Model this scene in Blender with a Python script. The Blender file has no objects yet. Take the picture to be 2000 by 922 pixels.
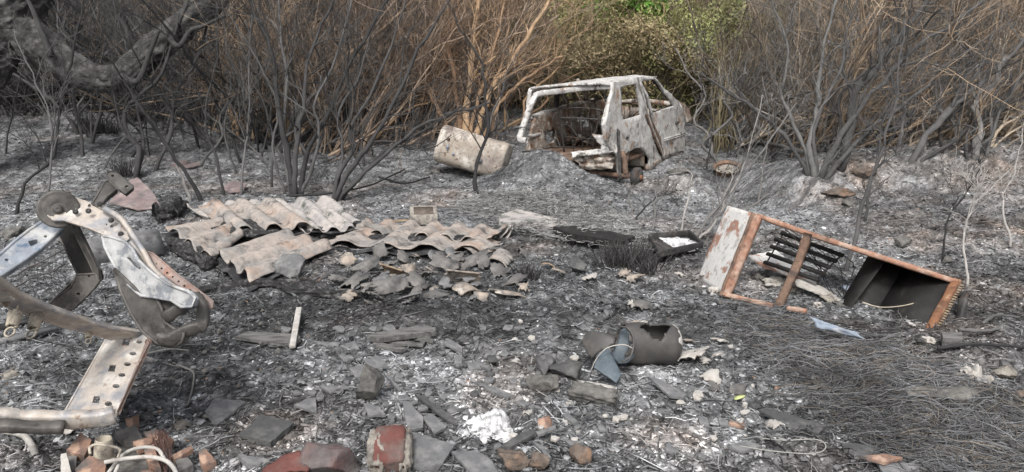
import bpy, bmesh, math, random
import numpy as np
from mathutils import Vector, Matrix, geometry
from mathutils import noise as mnoise
PI = math.pi
random.seed(11)
rng = np.random.default_rng(11)
C = bpy.context.scene.collection
S = bpy.context.scene
# ------------------------------------------------------------------ camera, sky, sun, exposure
F = 1428.0                      # focal length in pixels of the 2000 px wide photograph
PITCH = math.radians(14.4)
CAM = np.array([0.0, 0.0, 1.7])
cd = bpy.data.cameras.new('camera'); cam = bpy.data.objects.new('camera', cd); C.objects.link(cam)
cam.location = CAM; cam.rotation_euler = (PI/2 - PITCH, 0, 0)
cd.sensor_width = 36; cd.lens = 36*F/2000; cd.clip_end = 2000; cd.clip_start = 0.05
S.camera = cam
SUN_EL, SUN_AZ = 52, 192        # azimuth measured clockwise from +Y (the view direction)
w = bpy.data.worlds.new('World'); S.world = w; w.use_nodes = True
nt = w.node_tree; bg = nt.nodes['Background']
sky = nt.nodes.new('ShaderNodeTexSky'); sky.sky_type = 'NISHITA'; sky.sun_disc = False
sky.sun_elevation = math.radians(SUN_EL); sky.sun_rotation = math.radians(SUN_AZ)
sky.air_density = 1.0; sky.dust_density = 4.0; sky.ozone_density = 1.0
hs = nt.nodes.new('ShaderNodeHueSaturation'); hs.inputs['Saturation'].default_value = 0.3
nt.links.new(sky.outputs[0], hs.inputs['Color']); nt.links.new(hs.outputs[0], bg.inputs[0])
bg.inputs[1].default_value = 0.13
sd = bpy.data.lights.new('sun', 'SUN'); sun = bpy.data.objects.new('sun', sd); C.objects.link(sun)
sd.energy = 1.5; sd.angle = math.radians(14); sd.color = (1, 0.985, 0.96)
a = math.radians(SUN_AZ); e = math.radians(SUN_EL)
sv = Vector((math.sin(a)*math.cos(e), math.cos(a)*math.cos(e), math.sin(e)))
sun.rotation_euler = sv.to_track_quat('Z', 'Y').to_euler(); sun.location = sv*30
S.view_settings.view_transform = 'Standard'; S.view_settings.look = 'None'
S.view_settings.gamma = 1; S.view_settings.exposure = 0.82
# ------------------------------------------------------------------ projection helpers
FW = np.array([0, math.cos(PITCH), -math.sin(PITCH)]); UP = np.array([0, math.sin(PITCH), math.cos(PITCH)])
RT = np.array([1.0, 0, 0])
def ray(px, py): return FW + RT*((px-1000)/F) + UP*((461-py)/F)
def P(px, py, d): return CAM + ray(px, py)*d
# ------------------------------------------------------------------ noise
def vnoise(x, y, seed=0):
    xi = np.floor(x).astype(np.int64); yi = np.floor(y).astype(np.int64); fx = x-xi; fy = y-yi
    def h(i, j):
        n = (i*374761393 + j*668265263 + seed*1442695041) & 0x7fffffff
        n = ((n ^ (n >> 13))*1274126177) & 0x7fffffff
        n = ((n ^ (n >> 15))*461845907) & 0x7fffffff
        return ((n ^ (n >> 16)) & 0xffff)/65535.0
    u = fx*fx*(3-2*fx); v = fy*fy*(3-2*fy)
    return (h(xi, yi)*(1-u)+h(xi+1, yi)*u)*(1-v)+(h(xi, yi+1)*(1-u)+h(xi+1, yi+1)*u)*v - 0.5
def fbm(x, y, o=4, seed=0):
    r = 0; a = 1.0
    for k in range(o):
        r = r + a*vnoise(x*2**k+17.3*k, y*2**k-9.1*k, seed+k); a *= 0.5
    return r
def sst(a, b, x):
    t = np.clip((x-a)/(b-a), 0, 1); return t*t*(3-2*t)
# ------------------------------------------------------------------ terrain
MOUNDS = [(0.42, 9.35, 0.58, 0.5, 0.43), (0.85, 8.75, 0.5, 0.35, 0.06), (2.05, 8.9, 0.55, 0.35, 0.16), (2.9, 9.3, 0.35, 1.1, -0.28),
          (-0.7, 8.6, 1.2, 0.4, 0.08), (4.6, 9.2, 1.6, 0.8, 0.30), (7.0, 9.0, 2.0, 1.1, 0.45), (3.6, 8.6, 0.5, 0.5, 0.15),
          (-2.2, 7.0, 0.9, 0.6, 0.05), (0.4, 6.6, 0.9, 0.4, 0.08), (2.6, 3.6, 1.2, 0.9, 0.06), (6.0, 11.5, 3.0, 0.9, -0.3)]
def Hm(x, y):
    x = np.asarray(x, float); y = np.asarray(y, float)
    z = 0.09*np.maximum(0, y-9)*sst(9, 11, y)
    z = z*(1-0.5*sst(1, 4, x)*(1-sst(13, 16, y)))
    z = z + 0.02*np.maximum(0, x-2)*sst(4, 8, y)
    st = 17 + 5*sst(-1, -6, -(-x)) if False else 17.0 + 4.0*(1-sst(-6, -1, x))
    z = z + 0.55*np.maximum(0, y-st)*sst(0, 3, y-st)*(y < 60) + 0.55*np.maximum(0, 60-st)*(y >= 60)
    for cx, cy, rx, ry, a in MOUNDS:
        z = z + a*np.exp(-((x-cx)/rx)**2-((y-cy)/ry)**2)
    return z
def H(x, y):
    x = np.asarray(x, float); y = np.asarray(y, float)
    return Hm(x, y) + 0.07*fbm(x*0.8, y*0.8, 2, 3) + 0.05*fbm(x*3.1, y*3.1, 2, 9)
def Hf(x, y):
    n = fbm(x*11, y*11, 3, 21); m = np.abs(fbm(x*26, y*26, 2, 31))
    return H(x, y) + 0.026*n + 0.022*m - 0.006
TS = np.concatenate([np.linspace(1.6, 14, 1800), np.linspace(14.05, 60, 600)])
def at(px, py, up=0.0):
    r = ray(px, py); pts = CAM + TS[:, None]*r
    g = pts[:, 2] - H(pts[:, 0], pts[:, 1]) - up
    i = int(np.argmax(g < 0)) if (g < 0).any() else len(TS)-1
    i = max(i, 1); t = g[i-1]/(g[i-1]-g[i]+1e-9); t = min(max(t, 0), 1)
    return CAM + r*(TS[i-1]*(1-t)+TS[i]*t)
def dep(p): return float(np.dot(np.asarray(p)-CAM, FW))
# ------------------------------------------------------------------ object helpers
def tag(o, label=None, cat=None, group=None, kind=None):
    if label: o['label'] = label
    if cat: o['category'] = cat
    if group: o['group'] = group
    if kind: o['kind'] = kind
    return o
def thing(name, label, cat, loc, group=None):
    o = bpy.data.objects.new(name, None); C.objects.link(o); o.empty_display_size = 0.1
    o.location = tuple(float(q) for q in loc); return tag(o, label, cat, group)
def origin(parent):
    v = Vector((0, 0, 0)); o = parent
    while o is not None: v += o.location; o = o.parent
    return np.array(v)
class MB:
    def __init__(s): s.v = []; s.q = []; s.t = []; s.c = []; s.n = 0
    def add(s, V, Q=None, T=None, col=None):
        V = np.asarray(V, float).reshape(-1, 3)
        if Q is not None and len(Q): s.q.append(np.asarray(Q, np.int64).reshape(-1, 4)+s.n)
        if T is not None and len(T): s.t.append(np.asarray(T, np.int64).reshape(-1, 3)+s.n)
        if col is None: col = np.ones((len(V), 3))
        col = np.broadcast_to(np.asarray(col, float), (len(V), 3))
        s.v.append(V); s.c.append(col); s.n += len(V); return s
    def tubes(s, Pn, R, sides=5, col=None):
        Pn = np.asarray(Pn, float)
        if Pn.ndim == 2: Pn = Pn[None]
        n, k, _ = Pn.shape
        R = np.broadcast_to(np.asarray(R, float), (n, k))
        Tn = np.gradient(Pn, axis=1); Tn /= np.linalg.norm(Tn, axis=2, keepdims=True)+1e-9
        ref = np.zeros((n, 1, 3)); m = Tn.mean(axis=1); ax = np.argmin(np.abs(m), axis=1); ref[np.arange(n), 0, ax] = 1
        U = np.cross(Tn, ref); U /= np.linalg.norm(U, axis=2, keepdims=True)+1e-9
        W = np.cross(Tn, U)
        an = np.arange(sides)*2*PI/sides
        V = Pn[:, :, None]+R[:, :, None, None]*(U[:, :, None]*np.cos(an)[:, None]+W[:, :, None]*np.sin(an)[:, None])
        I = np.arange(n*k*sides).reshape(n, k, sides)
        J = np.roll(I, -1, axis=2)
        Q = np.stack([I[:, :-1], J[:, :-1], J[:, 1:], I[:, 1:]], axis=-1).reshape(-1, 4)
        cc = None
        if col is not None:
            col = np.asarray(col, float)
            if col.ndim == 2 and len(col) == n: cc = np.repeat(col, k*sides, axis=0)
            else: cc = col
        T = []
        for e in (0, k-1):      # end caps as fans
            for j in range(1, sides-1): T.append(np.stack([I[:, e, 0], I[:, e, j], I[:, e, j+1]], -1) if e else np.stack([I[:, e, 0], I[:, e, j+1], I[:, e, j]], -1))
        s.add(V.reshape(-1, 3), Q, np.concatenate(T), cc); return s
    def box(s, c, ax, ay, az, col=None):
        c, ax, ay, az = [np.asarray(q, float) for q in (c, ax, ay, az)]
        V = [c+i*ax+j*ay+k*az for k in (-1, 1) for j in (-1, 1) for i in (-1, 1)]
        s.add(V, [(0, 2, 3, 1), (4, 5, 7, 6), (0, 1, 5, 4), (2, 6, 7, 3), (0, 4, 6, 2), (1, 3, 7, 5)], col=col); return s
    def bar(s, a, b, wd, ht, up=(0, 0, 1)):
        a = np.asarray(a, float); b = np.asarray(b, float); d = (b-a)/2; u = np.cross(d, up); u /= np.linalg.norm(u)+1e-9
        v = np.cross(u, d); v /= np.linalg.norm(v)+1e-9
        return s.box((a+b)/2, d, u*wd/2, v*ht/2)
    def build(s, name, mat, parent=None, smooth=True, loc=None):
        o0 = origin(parent) if parent is not None else np.zeros(3)
        if loc is not None: o0 = np.asarray(loc, float)
        V = np.concatenate(s.v)-o0
        Q = np.concatenate(s.q) if s.q else np.zeros((0, 4), int); T = np.concatenate(s.t) if s.t else np.zeros((0, 3), int)
        me = bpy.data.meshes.new(name); me.vertices.add(len(V)); me.vertices.foreach_set('co', V.astype(np.float32).ravel())
        me.loops.add(Q.size+T.size); me.polygons.add(len(Q)+len(T))
        me.loops.foreach_set('vertex_index', np.concatenate([Q.ravel(), T.ravel()]).astype(np.int32))
        me.polygons.foreach_set('loop_start', np.concatenate([np.arange(len(Q))*4, Q.size+np.arange(len(T))*3]).astype(np.int32))
        me.update(calc_edges=True)
        if smooth: me.polygons.foreach_set('use_smooth', np.ones(len(me.polygons), bool))
        ca = me.color_attributes.new('col', 'FLOAT_COLOR', 'POINT')
        cc = np.concatenate(s.c); ca.data.foreach_set('color', np.concatenate([cc, np.ones((len(cc), 1))], 1).astype(np.float32).ravel())
        me.materials.append(mat)
        o = bpy.data.objects.new(name, me); C.objects.link(o)
        if parent is not None: o.parent = parent
        elif loc is not None: o.location = tuple(float(q) for q in loc)
        return o
def bmobj(name, bm, mat, parent=None, smooth=False, loc=None):
    o0 = origin(parent) if parent is not None else (np.zeros(3) if loc is None else np.asarray(loc, float))
    if np.abs(o0).sum() > 0: bmesh.ops.translate(bm, vec=Vector(-o0), verts=bm.verts)
    me = bpy.data.meshes.new(name); bm.to_mesh(me); bm.free(); me.materials.append(mat)
    if smooth: me.polygons.foreach_set('use_smooth', np.ones(len(me.polygons), bool))
    o = bpy.data.objects.new(name, me); C.objects.link(o)
    if parent is not None: o.parent = parent
    elif loc is not None: o.location = tuple(float(q) for q in loc)
    return o
def solid(o, t, off=-1):
    m = o.modifiers.new('solid', 'SOLIDIFY'); m.thickness = t; m.offset = off; return o
def bevel(o, wd, seg=2):
    m = o.modifiers.new('bevel', 'BEVEL'); m.width = wd; m.segments = seg; m.limit_method = 'ANGLE'; return o
# a plane through three (px, py, depth) points; returns px -> world and the normal
class PL:
    def __init__(s, *pts):
        A = np.array([[1, p[0], p[1]] for p in pts], float); s.k = np.linalg.solve(A, np.array([1/p[2] for p in pts]))
        a, b, c = [P(*p) for p in pts]; n = np.cross(b-a, c-a); n /= np.linalg.norm(n)
        if np.dot(n, a-CAM) < 0: n = -n
        s.n = n
    def __call__(s, px, py): return P(px, py, 1/(s.k[0]+s.k[1]*px+s.k[2]*py))
def jag(poly, amp=1.2, step=7):
    out = []
    n = len(poly)
    for i in range(n):
        a = np.array(poly[i], float); b = np.array(poly[(i+1) % n], float); L = np.linalg.norm(b-a); m = max(1, int(L/step))
        for k in range(m):
            p = a+(b-a)*k/m
            if k: p = p+np.array([random.uniform(-amp, amp), random.uniform(-amp, amp)])
            out.append(tuple(p))
    return out
def panel(pl, outer, holes=(), thick=0.01, cell=None, disp=None, flip=1):
    """outline traced on a plane, made a real sheet with thickness; returns a bmesh"""
    pts = [pl(*p) for p in outer]; hs_ = [[pl(*p) for p in h] for h in holes]
    n = pl.n; u = pts[1]-pts[0]; u = u-n*np.dot(u, n); u /= np.linalg.norm(u); v = np.cross(n, u); o = pts[0]
    def to2(p): return Vector((float(np.dot(p-o, u)), float(np.dot(p-o, v)), 0))
    loops = [[to2(p) for p in pts]]+[[to2(p) for p in h] for h in hs_]
    tris = geometry.tessellate_polygon(loops)
    fl = [p for l in loops for p in l]
    bm = bmesh.new(); vs = [bm.verts.new(p) for p in fl]
    for t in tris:
        try: bm.faces.new([vs[i] for i in t])
        except ValueError: pass
    if cell:
        xs = [p.x for p in fl]; ys = [p.y for p in fl]
        x = min(xs)+cell
        while x < max(xs):
            bmesh.ops.bisect_plane(bm, geom=bm.verts[:]+bm.edges[:]+bm.faces[:], plane_co=(x, 0, 0), plane_no=(1, 0, 0), dist=1e-5); x += cell
        y = min(ys)+cell
        while y < max(ys):
            bmesh.ops.bisect_plane(bm, geom=bm.verts[:]+bm.edges[:]+bm.faces[:], plane_co=(0, y, 0), plane_no=(0, 1, 0), dist=1e-5); y += cell
    bmesh.ops.remove_doubles(bm, verts=bm.verts, dist=1e-4)
    bmesh.ops.recalc_face_normals(bm, faces=bm.faces)
    for vv in bm.verts:
        p = o+u*vv.co.x+v*vv.co.y
        if disp: p = p+n*disp(p, vv.co.x, vv.co.y)
        vv.co = Vector(p)
    r = bmesh.ops.extrude_face_region(bm, geom=bm.faces[:])
    ev = [g for g in r['geom'] if isinstance(g, bmesh.types.BMVert)]
    bmesh.ops.translate(bm, vec=Vector(n*thick*flip), verts=ev)
    bmesh.ops.recalc_face_normals(bm, faces=bm.faces)
    return bm
def circ(cx, cy, rx, ry=None, n=14):
    ry = ry or rx; return [(cx+rx*math.cos(t*2*PI/n), cy+ry*math.sin(t*2*PI/n)) for t in range(n)]
def spline(pts, n):
    """Catmull-Rom through the points, n samples"""
    p = np.asarray(pts, float); k = len(p)
    if k == 2: return p[0]+(p[1]-p[0])*np.linspace(0, 1, n)[:, None]
    e = np.vstack([2*p[0]-p[1], p, 2*p[-1]-p[-2]]); out = []
    for t in np.linspace(0, k-1-1e-6, n):
        i = int(t); f = t-i; a, b, c, d = e[i], e[i+1], e[i+2], e[i+3]
        out.append(0.5*((2*b)+(-a+c)*f+(2*a-5*b+4*c-d)*f*f+(-a+3*b-3*c+d)*f**3))
    return np.array(out)
# ------------------------------------------------------------------ materials
def mk(name, base, layers=(), rough=0.85, metal=0.0, bump=(60, 0.3), var=(9, 0.35), attr=False, spec=0.3, bscale2=None, stretch=None):
    m = bpy.data.materials.new(name); m.use_nodes = True; N = m.node_tree.nodes; L = m.node_tree.links
    b = N['Principled BSDF']; b.inputs['Roughness'].default_value = rough; b.inputs['Metallic'].default_value = metal
    b.inputs['Specular IOR Level'].default_value = spec
    tc = N.new('ShaderNodeTexCoord'); src = tc.outputs['Object']
    if stretch:
        mp = N.new('ShaderNodeMapping'); mp.inputs['Scale'].default_value = stretch; L.new(src, mp.inputs['Vector']); src = mp.outputs[0]
    def noise(sc, det=6, ro=0.62, off=0):
        n = N.new('ShaderNodeTexNoise'); n.inputs['Scale'].default_value = sc; n.inputs['Detail'].default_value = det; n.inputs['Roughness'].default_value = ro
        if off:
            v = N.new('ShaderNodeVectorMath'); v.operation = 'ADD'; v.inputs[1].default_value = (off, off*1.7, -off); L.new(src, v.inputs[0]); L.new(v.outputs[0], n.inputs['Vector'])
        else: L.new(src, n.inputs['Vector'])
        return n.outputs['Fac']
    rgb = N.new('ShaderNodeRGB'); rgb.outputs[0].default_value = (*base, 1); cur = rgb.outputs[0]
    if attr:
        at_ = N.new('ShaderNodeAttribute'); at_.attribute_name = 'col'; mx = N.new('ShaderNodeMix'); mx.data_type = 'RGBA'; mx.blend_type = 'MULTIPLY'
        mx.inputs[0].default_value = 1; L.new(cur, mx.inputs[6]); L.new(at_.outputs['Color'], mx.inputs[7]); cur = mx.outputs[2]
    for i, (c, sc, th, so) in enumerate(layers):
        f = noise(sc, 8, 0.65, 3.1*(i+1)); mr = N.new('ShaderNodeMapRange'); mr.inputs[1].default_value = th-so; mr.inputs[2].default_value = th+so
        L.new(f, mr.inputs[0]); mx = N.new('ShaderNodeMix'); mx.data_type = 'RGBA'; L.new(mr.outputs[0], mx.inputs[0])
        L.new(cur, mx.inputs[6]); mx.inputs[7].default_value = (*c, 1); cur = mx.outputs[2]
    if var:
        f = noise(var[0], 8, 0.7, 7.7); mr = N.new('ShaderNodeMapRange'); mr.inputs[1].default_value = 0.3; mr.inputs[2].default_value = 0.7
        mr.inputs[3].default_value = 1-var[1]; mr.inputs[4].default_value = 1+var[1]; L.new(f, mr.inputs[0])
        mx = N.new('ShaderNodeVectorMath'); mx.operation = 'SCALE'; L.new(cur, mx.inputs[0]); L.new(mr.outputs[0], mx.inputs['Scale']); cur = mx.outputs[0]
    L.new(cur, b.inputs['Base Color'])
    if bump:
        f = noise(bump[0], 8, 0.7, 1.3); bp = N.new('ShaderNodeBump'); bp.inputs['Strength'].default_value = bump[1]; bp.inputs['Distance'].default_value = 0.6/bump[0]
        L.new(f, bp.inputs['Height']); L.new(bp.outputs[0], b.inputs['Normal'])
    return m
M = dict(
 ground=mk('ash_ground', (1, 1, 1), [], 0.95, bump=(70, 0.9), var=(38, 0.55), attr=True, spec=0.1),
 litter=mk('litter', (1, 1, 1), [], 0.9, bump=None, var=(60, 0.3), attr=True, spec=0.15),
 twig=mk('twig_bark', (1, 1, 1), [], 0.9, bump=(80, 0.3), var=(6, 0.35), attr=True, spec=0.2),
 char=mk('charred_bark', (0.024, 0.023, 0.023), [((0.11, 0.108, 0.105), 22, 0.57, 0.06)], 0.8, bump=(45, 1.0), var=(30, 0.5)),
 bark=mk('limb_bark', (0.042, 0.040, 0.039), [((0.11, 0.106, 0.10), 7, 0.54, 0.08), ((0.025, 0.024, 0.024), 5, 0.6, 0.07)], 0.9, bump=(28, 1.0), var=(22, 0.4)),
 paint=mk('burnt_white_paint', (0.50, 0.485, 0.46), [((0.36, 0.345, 0.33), 6, 0.52, 0.04), ((0.33, 0.23, 0.17), 4.2, 0.60, 0.035), ((0.60, 0.59, 0.57), 9, 0.57, 0.03), ((0.12, 0.11, 0.10), 6, 0.615, 0.03)], 0.75, bump=(26, 0.5), var=(30, 0.18)),
 rustpaint=mk('scorched_panel', (0.30, 0.265, 0.23), [((0.19, 0.115, 0.075), 6, 0.52, 0.06), ((0.45, 0.42, 0.38), 8, 0.56, 0.04), ((0.05, 0.04, 0.035), 6, 0.60, 0.05)], 0.8, bump=(26, 0.6), var=(20, 0.3)),
 rust=mk('rust', (0.20, 0.095, 0.05), [((0.09, 0.05, 0.035), 9, 0.54, 0.08), ((0.30, 0.20, 0.13), 12, 0.6, 0.05)], 0.85, bump=(60, 0.6)),
 orust=mk('orange_rust', (0.29, 0.155, 0.105), [((0.38, 0.27, 0.21), 11, 0.52, 0.07), ((0.15, 0.085, 0.06), 6, 0.56, 0.06)], 0.8, bump=(50, 0.5), var=(30, 0.25)),
 brnrust=mk('dull_brown_rust', (0.16, 0.105, 0.075), [((0.22, 0.14, 0.10), 8, 0.58, 0.05), ((0.06, 0.045, 0.04), 9, 0.56, 0.06)], 0.85, bump=(50, 0.5)),
 enamel=mk('chipped_enamel', (0.60, 0.585, 0.56), [((0.33, 0.19, 0.14), 5.0, 0.535, 0.02), ((0.40, 0.39, 0.37), 12, 0.58, 0.03), ((0.13, 0.11, 0.10), 16, 0.68, 0.02)], 0.55, bump=(40, 0.4), var=(20, 0.12)),
 black=mk('sooty_metal', (0.018, 0.017, 0.016), [((0.05, 0.045, 0.04), 6, 0.6, 0.08)], 0.7, bump=(40, 0.2)),
 dkmetal=mk('dark_metal', (0.045, 0.044, 0.043), [((0.10, 0.095, 0.09), 10, 0.56, 0.08), ((0.07, 0.045, 0.035), 7, 0.6, 0.05)], 0.7, metal=0.2, bump=(50, 0.4)),
 tank=mk('scorched_enamel_tank', (0.40, 0.345, 0.285), [((0.28, 0.245, 0.215), 2.2, 0.52, 0.09), ((0.60, 0.56, 0.50), 3.1, 0.56, 0.06), ((0.16, 0.10, 0.07), 22, 0.60, 0.03), ((0.20, 0.17, 0.15), 3.5, 0.60, 0.06)], 0.6, bump=(40, 0.25), var=(8, 0.12)),
 sheet=mk('fibre_cement', (0.33, 0.285, 0.25), [((0.24, 0.225, 0.21), 3.2, 0.50, 0.08), ((0.32, 0.235, 0.185), 3.0, 0.58, 0.06), ((0.09, 0.086, 0.082), 7, 0.59, 0.07)], 0.9, bump=(120, 0.35), var=(24, 0.28)),
 sheetpale=mk('pale_fibre_cement', (0.39, 0.355, 0.33), [((0.29, 0.275, 0.265), 4, 0.53, 0.08), ((0.10, 0.105, 0.09), 7, 0.585, 0.06)], 0.9, bump=(120, 0.35), var=(24, 0.2)),
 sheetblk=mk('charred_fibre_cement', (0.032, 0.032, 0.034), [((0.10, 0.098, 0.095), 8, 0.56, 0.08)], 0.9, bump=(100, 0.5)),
 slate=mk('slate', (0.12, 0.121, 0.123), [((0.20, 0.195, 0.19), 14, 0.56, 0.10), ((0.07, 0.068, 0.066), 9, 0.6, 0.06)], 0.75, bump=(90, 0.3), var=(40, 0.2)),
 slatedk=mk('dark_slate', (0.065, 0.065, 0.065), [((0.12, 0.118, 0.112), 7, 0.56, 0.08)], 0.8, bump=(90, 0.35), var=(40, 0.25)),
 pot=mk('sooty_pottery', (0.125, 0.12, 0.115), [((0.19, 0.175, 0.16), 5, 0.56, 0.08), ((0.045, 0.043, 0.042), 6, 0.6, 0.08)], 0.75, bump=(90, 0.25)),
 potpale=mk('pale_pottery', (0.31, 0.26, 0.215), [((0.14, 0.13, 0.12), 9, 0.50, 0.06), ((0.42, 0.38, 0.33), 9, 0.6, 0.05)], 0.75, bump=(90, 0.25)),
 jug=mk('smoked_jug', (0.062, 0.059, 0.056), [((0.11, 0.098, 0.088), 4, 0.57, 0.08), ((0.04, 0.04, 0.04), 5, 0.62, 0.06)], 0.5, bump=(150, 0.12), var=(120, 0.12)),
 jugblue=mk('blue_glaze', (0.075, 0.092, 0.105), [((0.13, 0.145, 0.155), 90, 0.62, 0.05)], 0.5, bump=(150, 0.15)),
 terra=mk('terracotta', (0.24, 0.14, 0.10), [((0.10, 0.09, 0.085), 9, 0.50, 0.08), ((0.34, 0.23, 0.17), 12, 0.6, 0.05)], 0.9, bump=(100, 0.4)),
 red=mk('red_tile', (0.125, 0.050, 0.042), [((0.12, 0.09, 0.08), 7, 0.56, 0.08)], 0.85, bump=(80, 0.4)),
 mortar=mk('mortar', (0.28, 0.255, 0.22), [((0.15, 0.135, 0.12), 20, 0.55, 0.08)], 0.95, bump=(60, 1.0)),
 rock=mk('sooty_rock', (0.10, 0.096, 0.09), [((0.17, 0.16, 0.145), 8, 0.55, 0.08), ((0.045, 0.044, 0.043), 6, 0.6, 0.06)], 0.9, bump=(50, 0.7), var=(30, 0.3)),
 rockbrn=mk('brown_rock', (0.14, 0.11, 0.09), [((0.24, 0.15, 0.10), 7, 0.62, 0.05), ((0.08, 0.07, 0.06), 9, 0.57, 0.07)], 0.9, bump=(50, 0.8), var=(30, 0.3)),
 rockred=mk('reddish_rock', (0.10, 0.082, 0.08), [((0.155, 0.08, 0.072), 5, 0.54, 0.08), ((0.12, 0.11, 0.105), 7, 0.55, 0.08)], 0.85, bump=(60, 0.5), var=(30, 0.25)),
 white=mk('white_ash', (0.64, 0.64, 0.635), [((0.30, 0.295, 0.29), 22, 0.54, 0.07)], 0.95, bump=(70, 1.0)),
 offwhite=mk('off_white', (0.40, 0.38, 0.35), [((0.30, 0.27, 0.24), 14, 0.58, 0.06)], 0.8, bump=(60, 0.4)),
 cream=mk('cream_porcelain', (0.40, 0.355, 0.285), [((0.16, 0.14, 0.12), 16, 0.56, 0.06)], 0.6, bump=(90, 0.3)),
 wood=mk('weathered_wood', (0.16, 0.155, 0.148), [((0.085, 0.08, 0.078), 8, 0.52, 0.09)], 0.9, bump=(60, 0.6), stretch=(1, 5, 5)),
 woodbrn=mk('pale_wood', (0.28, 0.215, 0.15), [((0.16, 0.11, 0.075), 12, 0.55, 0.08)], 0.85, bump=(60, 0.5), stretch=(1, 4, 4)),
 pink=mk('faded_pink_sheet', (0.20, 0.155, 0.15), [((0.13, 0.115, 0.11), 6, 0.53, 0.08), ((0.26, 0.22, 0.20), 9, 0.6, 0.05)], 0.85, bump=(50, 0.3)),
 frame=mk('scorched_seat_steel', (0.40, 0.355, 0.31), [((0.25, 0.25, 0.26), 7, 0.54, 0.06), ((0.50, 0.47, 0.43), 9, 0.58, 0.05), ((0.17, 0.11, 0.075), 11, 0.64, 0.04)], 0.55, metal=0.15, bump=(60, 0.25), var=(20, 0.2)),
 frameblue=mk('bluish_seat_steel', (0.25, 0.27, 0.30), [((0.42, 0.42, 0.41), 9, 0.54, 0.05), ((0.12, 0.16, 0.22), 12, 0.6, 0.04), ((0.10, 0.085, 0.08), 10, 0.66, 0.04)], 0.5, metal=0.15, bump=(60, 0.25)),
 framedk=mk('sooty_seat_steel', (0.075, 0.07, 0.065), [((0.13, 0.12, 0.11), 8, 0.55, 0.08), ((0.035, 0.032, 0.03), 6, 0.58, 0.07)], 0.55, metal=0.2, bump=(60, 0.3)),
 wing=mk('peeling_seat_steel', (0.38, 0.38, 0.375), [((0.20, 0.21, 0.225), 13, 0.545, 0.04), ((0.35, 0.27, 0.20), 6, 0.62, 0.04)], 0.55, metal=0.1, bump=(60, 0.25)),
 rail=mk('pinkish_rail', (0.23, 0.18, 0.16), [((0.22, 0.12, 0.09), 12, 0.57, 0.06), ((0.45, 0.38, 0.33), 9, 0.6, 0.05)], 0.7, bump=(60, 0.3)),
 blue=mk('pale_blue_sheet', (0.27, 0.31, 0.37), [((0.30, 0.30, 0.31), 12, 0.56, 0.06)], 0.45, bump=(40, 0.4)),
 leaf=mk('leaves', (1, 1, 1), [], 0.7, bump=None, var=(5, 0.3), attr=True),
 wire=mk('burnt_wire', (1, 1, 1), [], 0.8, bump=None, var=(4, 0.3), attr=True),
)
# ------------------------------------------------------------------ ground
def W(px, py): p = at(px, py); return p[0], p[1]
BLOBS = []   # x, y, rx, ry, value: where charcoal (negative) or pale ash (positive) lies thickest
for px, py, rx, ry, v in [(900, 610, 1.4, 0.45, -1.1), (560, 600, 0.9, 0.35, -0.8), (250, 720, 0.5, 0.35, -0.8), (480, 780, 0.3, 0.4, -0.3), (1650, 800, 0.9, 0.9, -0.25),
        (1480, 640, 0.6, 0.4, -0.6), (60, 620, 0.5, 0.6, -0.6), (970, 700, 0.5, 0.3, 0.7), (950, 770, 0.35, 0.28, 0.9), (870, 720, 0.3, 0.3, 0.5), (1200, 840, 0.5, 0.25, 0.35),
        (60, 720, 0.25, 0.2, 0.7), (1150, 330, 1.0, 0.8, 0.6), (1000, 400, 1.5, 0.8, 0.45), (760, 300, 1.6, 1.2, 0.35), (1290, 590, 0.2, 0.15, 0.9), (650, 740, 0.5, 0.3, 0.25),
        (1480, 340, 0.8, 0.8, 0.5), (1400, 350, 0.25, 0.9, -1.6), (1260, 500, 0.4, 0.35, -0.7), (330, 280, 1.6, 1.4, 0.1), (1560, 520, 0.5, 0.25, 0.5), (1540, 570, 0.45, 0.2, 0.9), (1000, 850, 1.4, 0.5, 0.15), (1650, 600, 0.3, 0.15, 0.7), (1850, 640, 0.6, 0.3, -0.3),
        (600, 520, 0.8, 0.4, -0.5), (1400, 760, 0.4, 0.3, 0.3), (760, 540, 0.9, 0.3, -0.4), (100, 330, 1.2, 1.0, -0.3), (1120, 470, 1.0, 0.5, -0.2)]:
    x_, y_ = W(px, py); BLOBS.append((x_, y_, rx, ry, v))
BROWN = [(*W(px, py), r) for px, py, r in [(1680, 330, 0.5), (1630, 380, 0.35), (1800, 460, 0.6), (1900, 560, 0.5), (1340, 855, 0.12), (860, 390, 0.35), (1960, 330, 0.9), (1990, 450, 0.7), (560, 830, 0.25), (1050, 480, 0.2), (1290, 860, 0.15), (1880, 640, 0.3)]]
def galb(x, y):
    v = 0.55*fbm(x*1.3, y*1.3, 4, 51) + 0.85*fbm(x*9, y*9, 3, 61) + 1.0*fbm(x*34, y*34, 2, 71) + 0.10+0.12*sst(4.6, 7.5, y) - 0.12*sst(-1.5, -4, -(-x))*0
    for bx, by, rx, ry, s in BLOBS: v = v + 0.50*s*np.exp(-((x-bx)/rx)**2-((y-by)/ry)**2)
    k = np.clip(0.5+v*0.62, 0, 1)
    xs = [0, 0.3, 0.5, 0.7, 0.88, 1.0]; ys = [0.036, 0.066, 0.102, 0.145, 0.205, 0.30]
    L = np.interp(k, xs, ys)
    col = np.stack([L*0.99, L*1.0, L*1.01], -1)
    b = 0.24*sst(0.10, 0.5, fbm(x*1.1, y*1.1, 3, 81))
    for bx, by, r in BROWN: b = np.maximum(b, 0.6*np.exp(-((x-bx)**2+(y-by)**2)/r**2)*(0.7+fbm(x*6, y*6, 2, 5)))
    b = np.clip(b, 0, 1)
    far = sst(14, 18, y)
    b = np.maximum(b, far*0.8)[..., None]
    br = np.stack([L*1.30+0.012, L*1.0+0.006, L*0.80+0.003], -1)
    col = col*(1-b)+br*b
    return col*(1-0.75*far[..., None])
NX, NY = 1000, 760
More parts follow.
